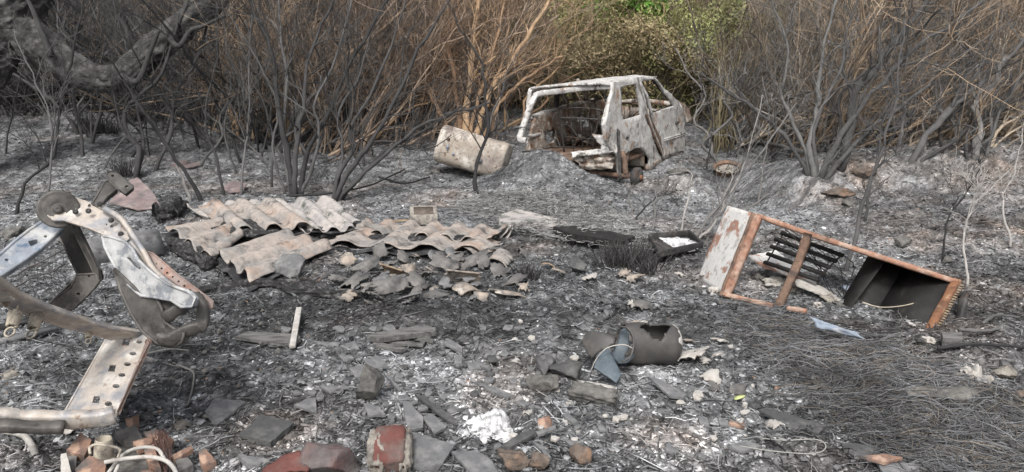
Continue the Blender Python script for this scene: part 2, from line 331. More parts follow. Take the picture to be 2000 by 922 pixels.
tt = np.linspace(-1.35, 1.35, NX); yy = np.geomspace(1.3, 46, NY)
Y_, T_ = np.meshgrid(yy, tt, indexing='ij'); X_ = T_*(Y_+0.6)
V = np.stack([X_, Y_, Hf(X_, Y_)], -1).reshape(-1, 3)
I = np.arange(NX*NY).reshape(NY, NX); Q = np.stack([I[:-1, :-1], I[:-1, 1:], I[1:, 1:], I[1:, :-1]], -1).reshape(-1, 4)
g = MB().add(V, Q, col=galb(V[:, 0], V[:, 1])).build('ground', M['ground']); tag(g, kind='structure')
gx = np.linspace(-300, 300, 240); gx = np.sign(gx)*np.abs(gx)**1.0; X_, Y_ = np.meshgrid(gx, gx)
Z_ = H(X_, np.maximum(Y_, 0))-0.22-0.8*((np.abs(X_) < 1.3*(Y_+.6))&(Y_<45)&(Y_>1.5))
V = np.stack([X_, Y_, Z_], -1).reshape(-1, 3); I = np.arange(240*240).reshape(240, 240); Q = np.stack([I[:-1, :-1], I[:-1, 1:], I[1:, 1:], I[1:, :-1]], -1).reshape(-1, 4)
g = MB().add(V, Q, col=np.array([0.07, 0.062, 0.055])).build('surrounding_ground', M['ground']); tag(g, kind='structure')
# ------------------------------------------------------------------ litter of flakes and straws (stuff)
def flakes(n, ylo, yhi, pw, smin, smax, seed, bright=0.0, flat=0.45):
    r = np.random.default_rng(seed)
    u = r.random(n); y = (ylo**pw+(yhi**pw-ylo**pw)*u)**(1/pw); x = (r.random(n)*1.7-0.85)*(y+0.5)
    z = Hf(x, y); s = smin+(smax-smin)*r.random(n)**3
    base = galb(x, y); lum = base.mean(1)
    k = r.random(n); f = np.where(k < 0.42, 0.25+0.5*r.random(n), np.where(k < 0.84, 1.1+1.0*r.random(n), 2.1+1.6*r.random(n)))
    c = base*f[:, None]; wh = r.random(n) < 0.013+bright; c[wh] = 0.5+0.3*r.random((wh.sum(), 1)); tn = r.random(n) < 0.006; c[tn] = np.array([0.26, 0.17, 0.12])*(0.6+0.7*r.random((tn.sum(), 1)))
    s = np.where(wh | tn, s*0.7, s)
    an = r.random(n)*2*PI; t1 = (r.random(n)-0.5)*2*flat; t2 = (r.random(n)-0.5)*2*flat
    ux = np.stack([np.cos(an), np.sin(an), t1], -1); vx = np.stack([-np.sin(an), np.cos(an), t2], -1)
    asp = 0.3+0.7*r.random(n)
    cen = np.stack([x, y, z+s*0.25], -1)
    cor = []
    for (i, j) in ((-1, -0.6), (0.5, -1), (1, 0.5), (-0.3, 1)):
        jj = 1+0.35*(r.random((n, 2))-0.5)
        cor.append(cen+ux*(i*s*jj[:, 0])[:, None]+vx*(j*s*asp*jj[:, 1])[:, None])
    top = np.stack(cor, 1); bot = top-np.array([0, 0, 1.0])*(s*0.3+0.001)[:, None, None]
    V = np.concatenate([top, bot], 1).reshape(-1, 3); o = np.arange(n)[:, None]*8
    Q = np.concatenate([o+np.array(q) for q in ((0, 1, 2, 3), (0, 4, 5, 1), (1, 5, 6, 2), (2, 6, 7, 3), (3, 7, 4, 0))])
    return V, Q, np.repeat(c, 8, axis=0)
m = MB(); m.add(*[(a) for a in (flakes(130000, 2.2, 13, -0.3, 0.003, 0.013, 5))][:2], col=flakes(130000, 2.2, 13, -0.3, 0.003, 0.013, 5)[2])
V, Q, cc = flakes(16000, 2.3, 10, -0.4, 0.010, 0.028, 6); m.add(V, Q, col=cc)
V, Q, cc = flakes(70000, 4.5, 15, 0.5, 0.006, 0.024, 7, flat=0.7); m.add(V, Q, col=np.minimum(cc, 0.33)*np.array([0.84, 0.86, 0.88]))
o = m.build('ash_and_cinder_litter', M['litter'], smooth=False); tag(o, 'fine grey, black and white cinders and flakes scattered all over the burnt ground', 'cinders', kind='stuff')
def straws(n, ylo, yhi, pw, L0, L1, rad, seed, k=4, dirx=None):
    r = np.random.default_rng(seed); u = r.random(n); y = (ylo**pw+(yhi**pw-ylo**pw)*u)**(1/pw); x = (r.random(n)*1.7-0.85)*(y+0.5)
    an = r.random(n)*2*PI; L = L0+(L1-L0)*r.random(n)**2; Pn = np.zeros((n, k, 3)); cx, cy = x.copy(), y.copy()
    for i in range(k):
        Pn[:, i, 0] = cx; Pn[:, i, 1] = cy; Pn[:, i, 2] = Hf(cx, cy)+0.004+0.014*r.random(n)
        cx = cx+np.cos(an)*L/k; cy = cy+np.sin(an)*L/k; an = an+(r.random(n)-0.5)*0.9
    c = galb(x, y)*(0.4+2.0*r.random(n)**1.5)[:, None]
    return Pn, rad*(0.5+r.random(n))[:, None]*np.ones((1, k)), c
m = MB(); A, R_, cc = straws(36000, 2.2, 16, 0.7, 0.03, 0.25, 0.0024, 8); m.tubes(A, R_, 3, cc)
o = m.build('burnt_straw', M['litter']); tag(o, 'thin burnt stalks and straw lying over the ash', 'burnt straw', kind='stuff')
# ------------------------------------------------------------------ growth of shrubs
def nrm(v): return v/(np.linalg.norm(v, axis=-1, keepdims=True)+1e-9)
def grow(start, d, L, k, wob, upw, r):
    n = len(start); Pn = np.zeros((n, k, 3)); p = start.copy(); d = nrm(d); st = (L/(k-1))[:, None]
    drift = r.normal(0, wob*0.5, (n, 3))
    for i in range(k):
        Pn[:, i] = p; d = nrm(d+r.normal(0, wob, (n, 3))+drift*0.3+np.array([0, 0, upw])); p = p+d*st
    return Pn
def children(Pn, R, m, frac, spread, k, r, wob=0.16, lo=0.25, rf=0.5, upw=0.0, bias=(0, 0, 0.25)):
    n, kk, _ = Pn.shape; par = np.repeat(np.arange(n), m); idx = (lo*kk+r.random(n*m)*(kk-1-lo*kk)).astype(int); idx = np.clip(idx, 1, kk-2)
    st = Pn[par, idx]; td = nrm(Pn[par, idx+1]-Pn[par, idx-1]); Lp = np.linalg.norm(Pn[:, -1]-Pn[:, 0], axis=1)[par]
    d = td*0.8+r.normal(0, spread, (n*m, 3))+np.array(bias)
    L = Lp*frac*(0.5+r.random(n*m)); ch = grow(st, d, L, k, wob, upw, r)
    rr = R[par, idx]*rf*(0.6+0.5*r.random(n*m)); RR = rr[:, None]*np.linspace(1, 0.35, k)[None]
    return ch, RR, par
PAL = dict(
 dark=([0.032, 0.031, 0.031], [0.11, 0.107, 0.105]), grey=([0.10, 0.097, 0.094], [0.33, 0.31, 0.29]), mid=([0.055, 0.053, 0.052], [0.13, 0.127, 0.123]), straw=([0.18, 0.145, 0.11], [0.52, 0.43, 0.33]), brown=([0.09, 0.070, 0.058], [0.36, 0.27, 0.20]),
 tan=([0.20, 0.15, 0.11], [0.60, 0.45, 0.31]), olive=([0.12, 0.10, 0.065], [0.36, 0.31, 0.19]))
def pcol(kind, n, r, blend=1.0):
    a, b = PAL[kind]; t = r.random(n)[:, None]**1.4; return (np.array(a)*(1-t)+np.array(b)*t)*blend
def shrub_arrays(kind, ns, height, lean, spread, r0, seed, m1=6, m2=5, m3=2, base=0.28, upw=0.02):
    r = np.random.default_rng(seed)
    st = np.stack([r.normal(0, base, ns), r.normal(0, base, ns), np.full(ns, -0.15)], -1)
    d = np.array([lean[0], lean[1], 1.0])+np.stack([r.normal(0, spread, ns), r.normal(0, spread, ns), np.zeros(ns)], -1)+st*0.5
    L = height*(0.6+0.6*r.random(ns)); k = 14; S_ = grow(st, d, L, k, 0.125, upw, r)
    R = (r0*(0.4+1.0*r.random(ns)**1.5))[:, None]*np.linspace(1, 0.3, k)[None]
    cs = pcol(kind, ns, r)
    B, RB, p1 = children(S_, R, m1, 0.32, 0.45, 8, r); cb = cs[p1]*(0.8+0.5*r.random(len(p1)))[:, None]
    T, RT_, p2 = children(B, RB, m2, 0.5, 0.5, 5, r); ct = cb[p2]*(0.8+0.5*r.random(len(p2)))[:, None]
    T3, R3, p3 = children(T, RT_, m3, 0.6, 0.5, 4, r); c3 = ct[p3]*(0.8+0.5*r.random(len(p3)))[:, None]
    return S_, R, cs, B, RB, cb, T, np.maximum(RT_, 0.0022), ct, T3, np.maximum(R3, 0.0016), c3
def make_shrub(name, label, cat, group, *a, **kw):
    S_, R, cs, B, RB, cb, T, RT_, ct, T3, R3, c3 = shrub_arrays(*a, **kw)
    root = thing(name, label, cat, (0, 0, 0), group)
    MB().tubes(S_, R, 6, cs).build('stems', M['twig'], root)
    MB().tubes(B, RB, 4, cb).build('branches', M['twig'], root)
    MB().tubes(T, RT_, 3, ct).tubes(T3, R3, 3, c3).build('twigs', M['twig'], root, smooth=False)
    return root
def copy_tree(o, parent=None):
    c = o.copy(); C.objects.link(c); c.parent = parent
    for ch in list(o.children): copy_tree(ch, c)
    return c
protos = {}
def put_shrub(key, x, y, rz, sc, label, group):
    o, used = protos[key]
    if used: o = copy_tree(o)
    else: protos[key] = (o, True)
    o.location = (x, y, float(H(x, y))); o.rotation_euler = (0, 0, rz); o.scale = (sc, sc, sc)
    o['label'] = label; o['group'] = group
    return o
PD = [('dark0', 'dark', 14, 3.2, (0.05, 0), 0.30, 0.028, 101), ('dark1', 'dark', 18, 3.4, (0.25, 0), 0.35, 0.022, 102), ('dark2', 'dark', 10, 3.3, (-0.1, 0), 0.25, 0.032, 107),
      ('brown0', 'brown', 24, 3.6, (0.15, 0), 0.40, 0.024, 103), ('brown1', 'brown', 28, 3.4, (0.3, 0), 0.45, 0.020, 104), ('tan0', 'tan', 16, 3.6, (0.2, 0), 0.22, 0.042, 105), ('tan1', 'tan', 24, 3.6, (0.55, 0), 0.35, 0.024, 106),
      ('grey0', 'straw', 26, 3.8, (0.65, 0), 0.32, 0.024, 108), ('grey1', 'grey', 22, 3.6, (0.35, 0), 0.40, 0.022, 109), ('olive0', 'olive', 30, 3.4, (0.1, 0), 0.5, 0.014, 110)]
for key, *a in PD:
    protos[key] = (make_shrub('burnt_shrub', 'x', 'shrub', None, *a), False)
LB = {'l': ('charred leafless shrub in the grey stand behind the curved fallen limb', 'charred shrubs at the far left'),
      'm': ('scorched brown leafless shrub in the thicket between the curved limb and the car', 'brown shrubs in the middle thicket'),
      'c': ('fine twigged leafless shrub in the thicket behind the car wreck', 'shrubs behind the car wreck'),
      'r': ('arching leafless shrub leaning right in the thicket on the right hand bank', 'arching shrubs on the right bank')}
rr_ = random.Random(5)
for i in range(136):
    row = i % 4; y = [11.6, 13.0, 14.6, 16.6][row]+rr_.uniform(-0.6, 0.6); f = (i//4+0.5+rr_.uniform(-0.45, 0.45))/34; x = (f*2-1)*0.82*y
    px = 1000+F*x/(y+0.3)
    if row == 0 and 880 < px < 1460: continue
    if row == 0 and px < 420: continue
    if row < 2 and 800 < px < 960: continue
    if row == 1 and (960 < px < 1400): continue
    if row == 1 and px < 250 : y += 1.5
    if row >= 2 and 1120 < px < 1330: continue
    if px < 470: reg = 'l'; key = rr_.choice(['dark0', 'dark1', 'dark2', 'dark0', 'dark1', 'grey1'])
    elif px < 980: reg = 'm'; key = rr_.choice(['brown0', 'brown1', 'tan0', 'tan0', 'dark1', 'brown0', 'tan1'] if row else ['dark1', 'brown0', 'brown1', 'dark0', 'tan0'])
    elif px < 1400: reg = 'c'; key = rr_.choice(['olive0', 'brown1', 'olive0', 'brown0', 'grey1'])
    else: reg = 'r'; key = rr_.choice(['grey0', 'grey1', 'grey0', 'tan1', 'tan1'] if row < 2 else ['tan1', 'grey0', 'tan1', 'olive0', 'tan0'])
    put_shrub(key, x, y, rr_.uniform(-0.9, 0.9)+(PI if reg in 'lm' and rr_.random() < 0.3 else 0), rr_.uniform(0.85, 1.15), *LB[reg])
for k_, (o, used) in protos.items():
    if not used: put_shrub(k_, -3+random.random()*6, 18, 0, 1, *LB['m'])
# the far thicket on the slope: one uncountable mass
r = np.random.default_rng(77)
n = 19000; y = 14.5+9*r.random(n)**1.3; x = (r.random(n)*1.9-0.95)*y; st = np.stack([x, y, H(x, y)-0.1+1.6*r.random(n)], -1)
pxx = 1000+F*x/y; right = sst(1250, 1500, pxx); d = np.stack([0.1+0.8*right+r.normal(0, 0.55, n), r.normal(0, 0.4, n), 0.9-0.25*right+r.normal(0, 0.3, n)], -1)
A = grow(st, d, 0.7+1.5*r.random(n), 7, 0.13, -0.02, r); R_ = (0.004+0.012*r.random(n)**2)[:, None]*np.linspace(1, 0.35, 7)[None]
def mixpal(px, n, r):
    c = pcol('dark', n, r, 1.9); b = pcol('brown', n, r, 1.1); t = pcol('tan', n, r, 0.85); g_ = pcol('grey', n, r); ol = pcol('olive', n, r)
    k = r.random(n)
    out = np.where((k < 0.5)[:, None], b, np.where((k < 0.72)[:, None], t, c))
    lf = (px < 430); out[lf] = np.where((k < 0.85)[:, None], c*1.2, b*0.8)[lf]
    ce = (px > 980) & (px < 1400); out[ce] = np.where((k < 0.45)[:, None], ol*0.8, b)[ce]
    ri = px >= 1400; out[ri] = np.where((k < 0.35)[:, None], g_, np.where((k < 0.75)[:, None], t, b))[ri]
    return out
cA = mixpal(pxx, n, r); kp = ~((pxx > 1110) & (pxx < 1345) & (r.random(n) < 0.8)); A = A[kp]; R_ = R_[kp]; cA = cA[kp]; pxx = pxx[kp]; A = np.where(((pxx > 1110) & (pxx < 1340) & (A[:, 0, 1] < 20))[:, None, None], A[:, :, :]*np.array([1, 1, 1])-np.array([0, 0, 1.0]), A)
B, RB, p1 = children(A, R_, 3, 0.5, 0.5, 4, r); m = MB(); m.tubes(A, R_, 4, cA).tubes(B, np.maximum(RB, 0.0022), 3, cA[p1]*1.1)
o = m.build('distant_thicket', M['twig']); tag(o, 'dense mass of bare twigs filling the slope behind the shrubs', 'thicket', kind='stuff')
# ------------------------------------------------------------------ leafy shrubs beyond the fire
def leafy(name, label, cx, cy, d, rx, ry, n, c0, c1, seed, ls=0.05, group=None, thick=0.6):
    r = np.random.default_rng(seed); cen = P(cx, cy, d); sx = rx/F*d; sz = ry/F*d
    base = np.array([cen[0], cen[1], float(H(cen[0], cen[1]))]); root = thing(name, label, 'shrub', base, group)
    ns = 26; tips = cen+np.stack([r.normal(0, 0.5*sx, ns), r.normal(0, thick*0.5, ns), r.normal(0.1, 0.5*sz, ns)], -1)
    st = base+np.stack([r.normal(0, 0.15, ns), r.normal(0, 0.15, ns), np.full(ns, -0.1)], -1)
    tline = np.linspace(0, 1, 9)[None, :, None]; A = st[:, None]*(1-tline)+tips[:, None]*tline; A[:, 1:] += r.normal(0, 0.04, (ns, 8, 3))
    MB().tubes(A, 0.012*np.linspace(1, 0.3, 9)[None]*np.ones((ns, 1)), 4, pcol('olive', ns, r)).build('branches', M['twig'], root)
    k = r.integers(0, ns, n); off = nrm(r.normal(0, 1, (n, 3)))*(r.random(n)**0.45)[:, None]*np.array([sx*0.42, thick*0.45, sz*0.42]); pc = tips[k]+off
    an = nrm(r.normal(0, 1, (n, 3))+np.array([0, 0, 0.3])); bn = nrm(np.cross(an, r.normal(0, 1, (n, 3)))); s = ls*(0.5+r.random(n))[:, None]
    V = np.stack([pc-an*s, pc+bn*s*0.38, pc+an*s, pc-bn*s*0.38], 1).reshape(-1, 3); Q = np.arange(n*4).reshape(-1, 4)
    cl = vnoise(pc[:, 0]*3, pc[:, 2]*3+pc[:, 1]*2, seed)+0.5; t = np.clip(cl*0.8+0.4*(r.random(n)-0.4), 0, 1)[:, None]
    cc = np.array(c0)*(1-t)+np.array(c1)*t
    MB().add(V, Q, col=np.repeat(cc, 4, 0)).build('foliage', M['leaf'], root, smooth=False); return root
GR = 'shrubs still green beyond the fire'
leafy('green_shrub', 'bright green leafy shrub at the top of the photo, beyond the car roof', 1212, 25, 13.6, 62, 95, 12000, (0.09, 0.22, 0.03), (0.26, 0.58, 0.10), 201, 0.06, GR)
leafy('green_shrub', 'yellowish olive shrub just left of the bright green one', 1150, 55, 13.4, 80, 120, 11000, (0.16, 0.155, 0.06), (0.46, 0.45, 0.20), 202, 0.032, GR)
leafy('green_shrub', 'yellowish olive shrub just right of the bright green one', 1285, 60, 13.3, 90, 120, 14000, (0.17, 0.18, 0.065), (0.50, 0.52, 0.22), 203, 0.032, GR)
leafy('green_shrub', 'low scorched olive brown shrub right behind the car roof', 1225, 120, 13.0, 120, 70, 11000, (0.13, 0.10, 0.055), (0.38, 0.31, 0.18), 204, 0.03, GR)
leafy('green_shrub', 'olive leafy shrub to the right of the car bonnet', 1340, 160, 14.0, 40, 60, 2200, (0.07, 0.06, 0.03), (0.25, 0.25, 0.10), 205, 0.04, GR)
leafy('green_shrub', 'small pale green leaf cluster on a stem high in the right thicket', 1420, 40, 11.6, 24, 40, 700, (0.10, 0.11, 0.045), (0.28, 0.27, 0.13), 206, 0.04, GR)
leafy('green_shrub', 'yellow leafed bush at the top edge above the right thicket', 1720, 25, 12.6, 70, 50, 3500, (0.14, 0.12, 0.04), (0.34, 0.30, 0.12), 207, 0.05, GR)
leafy('green_shrub', 'yellowish bush at the top right corner behind the arching stems', 1950, 30, 12.8, 60, 60, 2500, (0.14, 0.12, 0.04), (0.32, 0.27, 0.12), 208, 0.05, GR)
# ------------------------------------------------------------------ traced stems: real stems rooted in the ground
def stem3(pts, d0, dtop, n):
    m = len(pts); A = np.array([P(p[0], p[1], d0+(dtop-d0)*i/(m-1)) for i, p in enumerate(pts)]); return spline(A, n)
def traced_shrub(name, label, cat, stems, kind='dark', group=None, lean=0.3, twigs=5, seed=1, rooted=True, mscale=1.0):
    r = np.random.default_rng(seed); b = at(*stems[0][1][0]); root = thing(name, label, cat, b, group)
    Bm = MB(); got = False
    for rad, pts in stems:
        if rooted:
            g0 = at(*pts[0]); d0 = dep(g0)
        else: d0 = rooted_d
        A = stem3(pts, d0, d0+r.uniform(-lean, lean)+0.15, 18)
        if rooted: A[0] -= np.array([0, 0, 0.06])
        A[1:] += r.normal(0, rad*0.35, (17, 3))+np.cumsum(r.normal(0, 0.011, (17, 3)), 0)*np.linspace(0.3, 1, 17)[:, None]
        R = rad*np.linspace(1.1, 0.4, 18)*(1+0.12*r.normal(0, 1, 18)); c = pcol(kind, 1, r)
        MB().tubes(A, R, 8, c).build('stem', M['twig'], root)
        if twigs:
            ch, RR, p1 = children(A[None], R[None], int(twigs*1.8), 0.27, 0.42, 9, r, wob=0.2); cb = np.repeat(c, len(p1), 0)
            Bm.tubes(ch, RR, 5, cb)
            t2, R2, p2 = children(ch, RR, 4, 0.5, 0.45, 6, r); Bm.tubes(t2, np.maximum(R2, 0.002), 3, cb[p2]*1.1)
            t3, R3, p3 = children(t2, R2, 3, 0.5, 0.45, 4, r); Bm.tubes(t3, np.maximum(R3, 0.0016), 3, cb[p2][p3]*1.15); got = True
    if got: Bm.build('twigs', M['twig'], root)
    return root
FG = 'charred shrubs standing in front of the thicket'
traced_shrub('burnt_shrub', 'large charred many stemmed shrub rising behind the corrugated sheets', 'shrub', [
    (0.036, [(572, 384), (560, 300), (545, 220), (535, 120), (505, 40), (470, -40)]), (0.03, [(577, 384), (578, 300), (590, 220), (600, 120), (640, 40), (665, -40)]),
    (0.032, [(588, 384), (598, 300), (640, 220), (678, 120), (720, 40), (760, -40)]), (0.026, [(568, 380), (552, 260), (563, 160), (548, 60), (540, -40)]),
    (0.024, [(584, 384), (612, 330), (622, 260), (615, 200), (655, 110), (690, -30)]), (0.02, [(560, 380), (535, 300), (540, 200), (500, 100), (450, 20)])], seed=31, group=FG)
traced_shrub('burnt_shrub', 'charred shrub with long stems sweeping right above the sheets', 'shrub', [
    (0.03, [(650, 392), (690, 322), (722, 280), (760, 220), (800, 140), (840, 60), (900, -40)]), (0.026, [(656, 392), (720, 330), (800, 262), (870, 226), (960, 198)]),
    (0.026, [(648, 392), (664, 335), (696, 290), (690, 250), (730, 180), (765, 80), (800, -30)]), (0.02, [(662, 390), (742, 302), (806, 270), (900, 212)]), (0.018, [(655, 390), (668, 300), (660, 220), (700, 140), (720, 60)])], seed=32, group=FG)
traced_shrub('burnt_tree', 'crooked charred stems with a kink, in front of the curved limb', 'tree', [
    (0.036, [(262, 350), (272, 300), (246, 255), (243, 215), (275, 180), (312, 140), (335, 60), (365, -30)]), (0.022, [(268, 345), (282, 280), (270, 205), (262, 140), (240, 60), (220, -30)]),
    (0.03, [(300, 335), (330, 272), (335, 222), (352, 162), (378, 130), (400, 80), (425, -20)])], seed=33, group=FG, twigs=7)
traced_shrub('burnt_sapling', 'dark leaning stick crossing a pale one behind the sheets', 'sapling', [(0.024, [(396, 394), (366, 340), (332, 285), (300, 228), (262, 168), (240, 120)])], seed=34, twigs=4)
traced_shrub('burnt_sapling', 'short whitened stick leaning beside the dark one', 'sapling', [(0.018, [(372, 392), (352, 325), (328, 280)])], seed=35, twigs=0, kind='grey')
for i, (rad, pts, lb) in enumerate([(0.017, [(440, 384), (420, 300), (405, 250), (412, 180), (432, 100), (425, -20)], 'slender charred sapling right of the crooked tree'),
        (0.016, [(470, 380), (480, 300), (486, 220), (490, 120), (505, -20)], 'slender upright charred sapling left of the many stemmed shrub'),
        (0.016, [(530, 366), (536, 285), (520, 205), (492, 140), (470, 40)], 'thin charred sapling close to the left of the many stemmed shrub'),
        (0.015, [(462, 340), (440, 252), (470, 170), (540, 90)], 'thin bent charred sapling between the two slender ones'),
        (0.02, [(30, 420), (52, 350), (96, 300), (112, 180), (140, 60), (150, -30)], 'forked burnt sapling at the left edge'),
        (0.013, [(85, 430), (98, 330), (104, 240), (70, 150), (30, 60)], 'thin burnt sapling in front of the dark trunk at left'),
        (0.012, [(10, 300), (30, 200), (60, 100), (90, 0)], 'thin burnt sapling at the far left edge'),
        (0.02, [(180, 270), (178, 220), (178, 178), (172, 120)], 'short burnt stump post under the curved limb'),
        (0.012, [(200, 330), (250, 260), (330, 200), (400, 110), (470, 20)], 'long thin branch slanting up right at left')]):
    traced_shrub('burnt_sapling', lb, 'sapling', [(rad, pts)], seed=40+i, twigs=6 if i != 7 else 0, group='charred saplings')
traced_shrub('burnt_sapling', 'black forked sapling standing in front of the cream tank', 'sapling', [(0.024, [(932, 378), (930, 330), (938, 290), (950, 245), (942, 170), (935, 120), (900, 60), (868, 0)]),
    ], seed=55, twigs=5)
traced_shrub('burnt_sapling', 'thin charred sapling just left of the car', 'sapling', [(0.016, [(945, 300), (960, 230), (985, 180), (1000, 130), (1060, 60)]), (0.016, [(985, 275), (990, 220), (960, 160), (900, 140)])], seed=56, twigs=4)
traced_shrub('burnt_shrub', 'big grey burnt shrub on the bank above the rusty cabinet', 'shrub', [
    (0.034, [(1592, 345), (1582, 280), (1600, 200), (1612, 100), (1650, -30)]), (0.034, [(1602, 345), (1652, 250), (1722, 165), (1800, 85), (1900, 22), (1990, -50)]),
    (0.026, [(1580, 340), (1540, 280), (1480, 220), (1420, 180), (1370, 150)]), (0.028, [(1610, 348), (1700, 252), (1782, 190), (1852, 130), (1965, 55)]), (0.022, [(1598, 345), (1590, 250), (1640, 150), (1660, 60), (1690, -20)]),
    (0.024, [(1585, 340), (1560, 260), (1530, 180), (1540, 80), (1500, -20)])], kind='mid', seed=57, group=FG)
traced_shrub('burnt_tree', 'thick pale grey trunk rising through the right hand shrub', 'tree', [(0.055, [(1640, 330), (1660, 250), (1670, 190), (1700, 140), (1740, 90), (1800, 10), (1830, -40)])], kind='mid', seed=58, twigs=8)
traced_shrub('burnt_tree', 'dark burnt trunk slanting to the right edge on the bank', 'tree', [(0.045, [(1775, 318), (1830, 245), (1885, 190), (1950, 130), (2025, 50)]), (0.025, [(1790, 318), (1880, 260), (1960, 200), (2050, 150)])], seed=59, twigs=7)
traced_shrub('burnt_tree', 'pale ashen trunk near the right edge', 'tree', [(0.04, [(1905, 310), (1912, 245), (1905, 190), (1938, 160), (1960, 100)])], kind='grey', seed=60, twigs=6)
traced_shrub('burnt_sapling', 'dark leaning sapling standing behind the rusty cabinet', 'sapling', [(0.018, [(1650, 530), (1678, 440), (1700, 362), (1730, 290), (1760, 180), (1768, 60)])], seed=61, twigs=5)
traced_shrub('burnt_shrub', 'fan of thin burnt sticks between the ditch and the rusty cabinet', 'shrub', [(0.014, [(1350, 476), (1392, 420), (1430, 370), (1510, 270), (1560, 200)]), (0.012, [(1365, 470), (1400, 420), (1470, 350), (1520, 320)]),
    (0.014, [(1355, 478), (1400, 430), (1420, 380), (1440, 330)]), (0.011, [(1380, 470), (1390, 430), (1450, 330), (1480, 200)]), (0.01, [(1330, 460), (1345, 400), (1352, 360), (1350, 330)]), (0.011, [(1410, 460), (1480, 390), (1540, 360)])], seed=62, twigs=3, kind='grey')
for i, (rad, pts, lb) in enumerate([(0.012, [(1236, 436), (1226, 395), (1212, 362)], 'short burnt sprig left of the spring mattress end'), (0.011, [(1240, 430), (1268, 392), (1330, 362)], 'burnt sprig bending right above the mattress springs'),
        (0.012, [(1276, 450), (1285, 400), (1290, 350)], 'upright burnt sprig above the mattress springs'), (0.013, [(1690, 430), (1700, 380), (1720, 330), (1735, 310)], 'short burnt sprig at the foot of the right bank'),
        (0.008, [(1890, 560), (1880, 470), (1910, 400), (1990, 330)], 'thin bare sprig on the right slope'), (0.008, [(1842, 510), (1850, 430), (1900, 350), (1910, 300)], 'thin bare sprig right of the rusty cabinet roof'),
        (0.010, [(1975, 480), (1960, 400), (1985, 330), (1990, 250)], 'thin bare sprig at the right edge'), (0.012, [(1380, 330), (1390, 240), (1370, 160), (1380, 60)], 'thin grey sapling right of the car bonnet'),
        (0.012, [(1480, 400), (1490, 320), (1500, 240), (1480, 150)], 'thin grey sapling left of the grey shrub'), (0.010, [(1560, 400), (1600, 340), (1680, 270), (1760, 230)], 'thin sprig leaning right below the grey shrub')]):
    traced_shrub('burnt_sapling', lb, 'sapling', [(rad, pts)], seed=70+i, twigs=4, kind='dark' if i % 2 else 'grey', group='small burnt sprigs')
PAL['scorch'] = ([0.22, 0.14, 0.09], [0.42, 0.29, 0.18])
traced_shrub('scorched_tree', 'orange brown scorched trunks leaning right behind the cream tank', 'tree', [(0.055, [(905, 284), (915, 180), (925, 90), (935, 0), (940, -60)]), (0.05, [(925, 284), (950, 200), (985, 140), (1040, 60), (1090, -20)]),
    (0.04, [(898, 284), (893, 180), (880, 90), (900, 10), (890, -50)]), (0.035, [(935, 284), (975, 210), (1030, 150), (1100, 110)]), (0.035, [(915, 284), (930, 200), (945, 150), (970, 60), (985, -20)]), (0.03, [(890, 284), (850, 200), (820, 140), (800, 60)])], kind='scorch', seed=91, twigs=7)
traced_shrub('scorched_shrub', 'tan crooked branches in the thicket behind the many stemmed shrub', 'shrub', [(0.03, [(700, 284), (690, 200), (712, 150), (700, 90), (720, 0)]), (0.028, [(690, 284), (650, 220), (620, 190), (590, 130), (565, 60), (560, 0)]), (0.026, [(710, 284), (750, 200), (800, 180), (850, 140), (880, 60)]),
    (0.024, [(705, 284), (740, 170), (760, 90), (750, 0)]), (0.022, [(720, 284), (790, 215), (840, 195), (880, 190)])], kind='scorch', seed=92, twigs=7)
q_ = random.Random(23)
for i in range(34):
    x0 = q_.uniform(120, 760); y0 = q_.uniform(215, 330); ln = q_.uniform(-0.35, 0.6); pts = [(x0, y0)]; x, y = x0, y0; hh = q_.uniform(0.5, 1.1)
    while y > y0*(1-hh) - 30 and len(pts) < 9: x += q_.gauss(ln*40, 26); y -= q_.uniform(35, 60); pts.append((x, y))
    traced_shrub('burnt_sapling', 'thin crooked charred stem among many in the left half of the burnt stand', 'sapling', [(q_.uniform(0.010, 0.024), pts)], seed=900+i, twigs=q_.randint(3, 7), kind='dark' if i % 4 else 'mid', group='crooked charred stems in the left half')
for i in range(34):
    x0 = q_.uniform(1370, 1990); y0 = q_.uniform(262, 318); pts = [(x0, y0)]; x, y = x0, y0; ln = q_.uniform(-0.1, 1.1)
    for k in range(q_.randint(4, 8)): x += q_.gauss(ln*38, 20); y -= q_.uniform(25, 55); pts.append((x, y))
    traced_shrub('burnt_sapling', 'thin leaning grey stem among many in the right half of the burnt stand', 'sapling', [(q_.uniform(0.010, 0.026), pts)], seed=950+i, twigs=q_.randint(3, 7), kind=['mid', 'grey', 'dark'][i % 3], group='leaning grey stems in the right half')
for i in range(10):
    x0 = q_.uniform(960, 1340); y0 = 235; pts = [(x0, y0)]; x, y = x0, y0; ln = q_.uniform(-0.8, 0.8)
    for k in range(q_.randint(3, 5)): x += q_.gauss(ln*38, 25); y -= q_.uniform(20, 45); pts.append((x, y))
    traced_shrub('burnt_sapling', 'thin bare stem among many just behind the car wreck', 'sapling', [(q_.uniform(0.010, 0.020), pts)], seed=990+i, twigs=q_.randint(4, 8), kind='mid', group='bare stems behind the car wreck')
for i in range(30):
    x0 = q_.uniform(450, 1010); y0 = q_.uniform(238, 285); pts = [(x0, y0)]; x, y = x0, y0; ln = q_.uniform(-0.2, 0.9)
    for k in range(q_.randint(4, 8)): x += q_.gauss(ln*34, 22); y -= q_.uniform(25, 50); pts.append((x, y))
    traced_shrub('scorched_sapling', 'tan scorched stem among many in the middle of the thicket', 'sapling', [(q_.uniform(0.012, 0.032), pts)], seed=1100+i, twigs=q_.randint(3, 7), kind='scorch', group='tan scorched stems in the middle thicket')
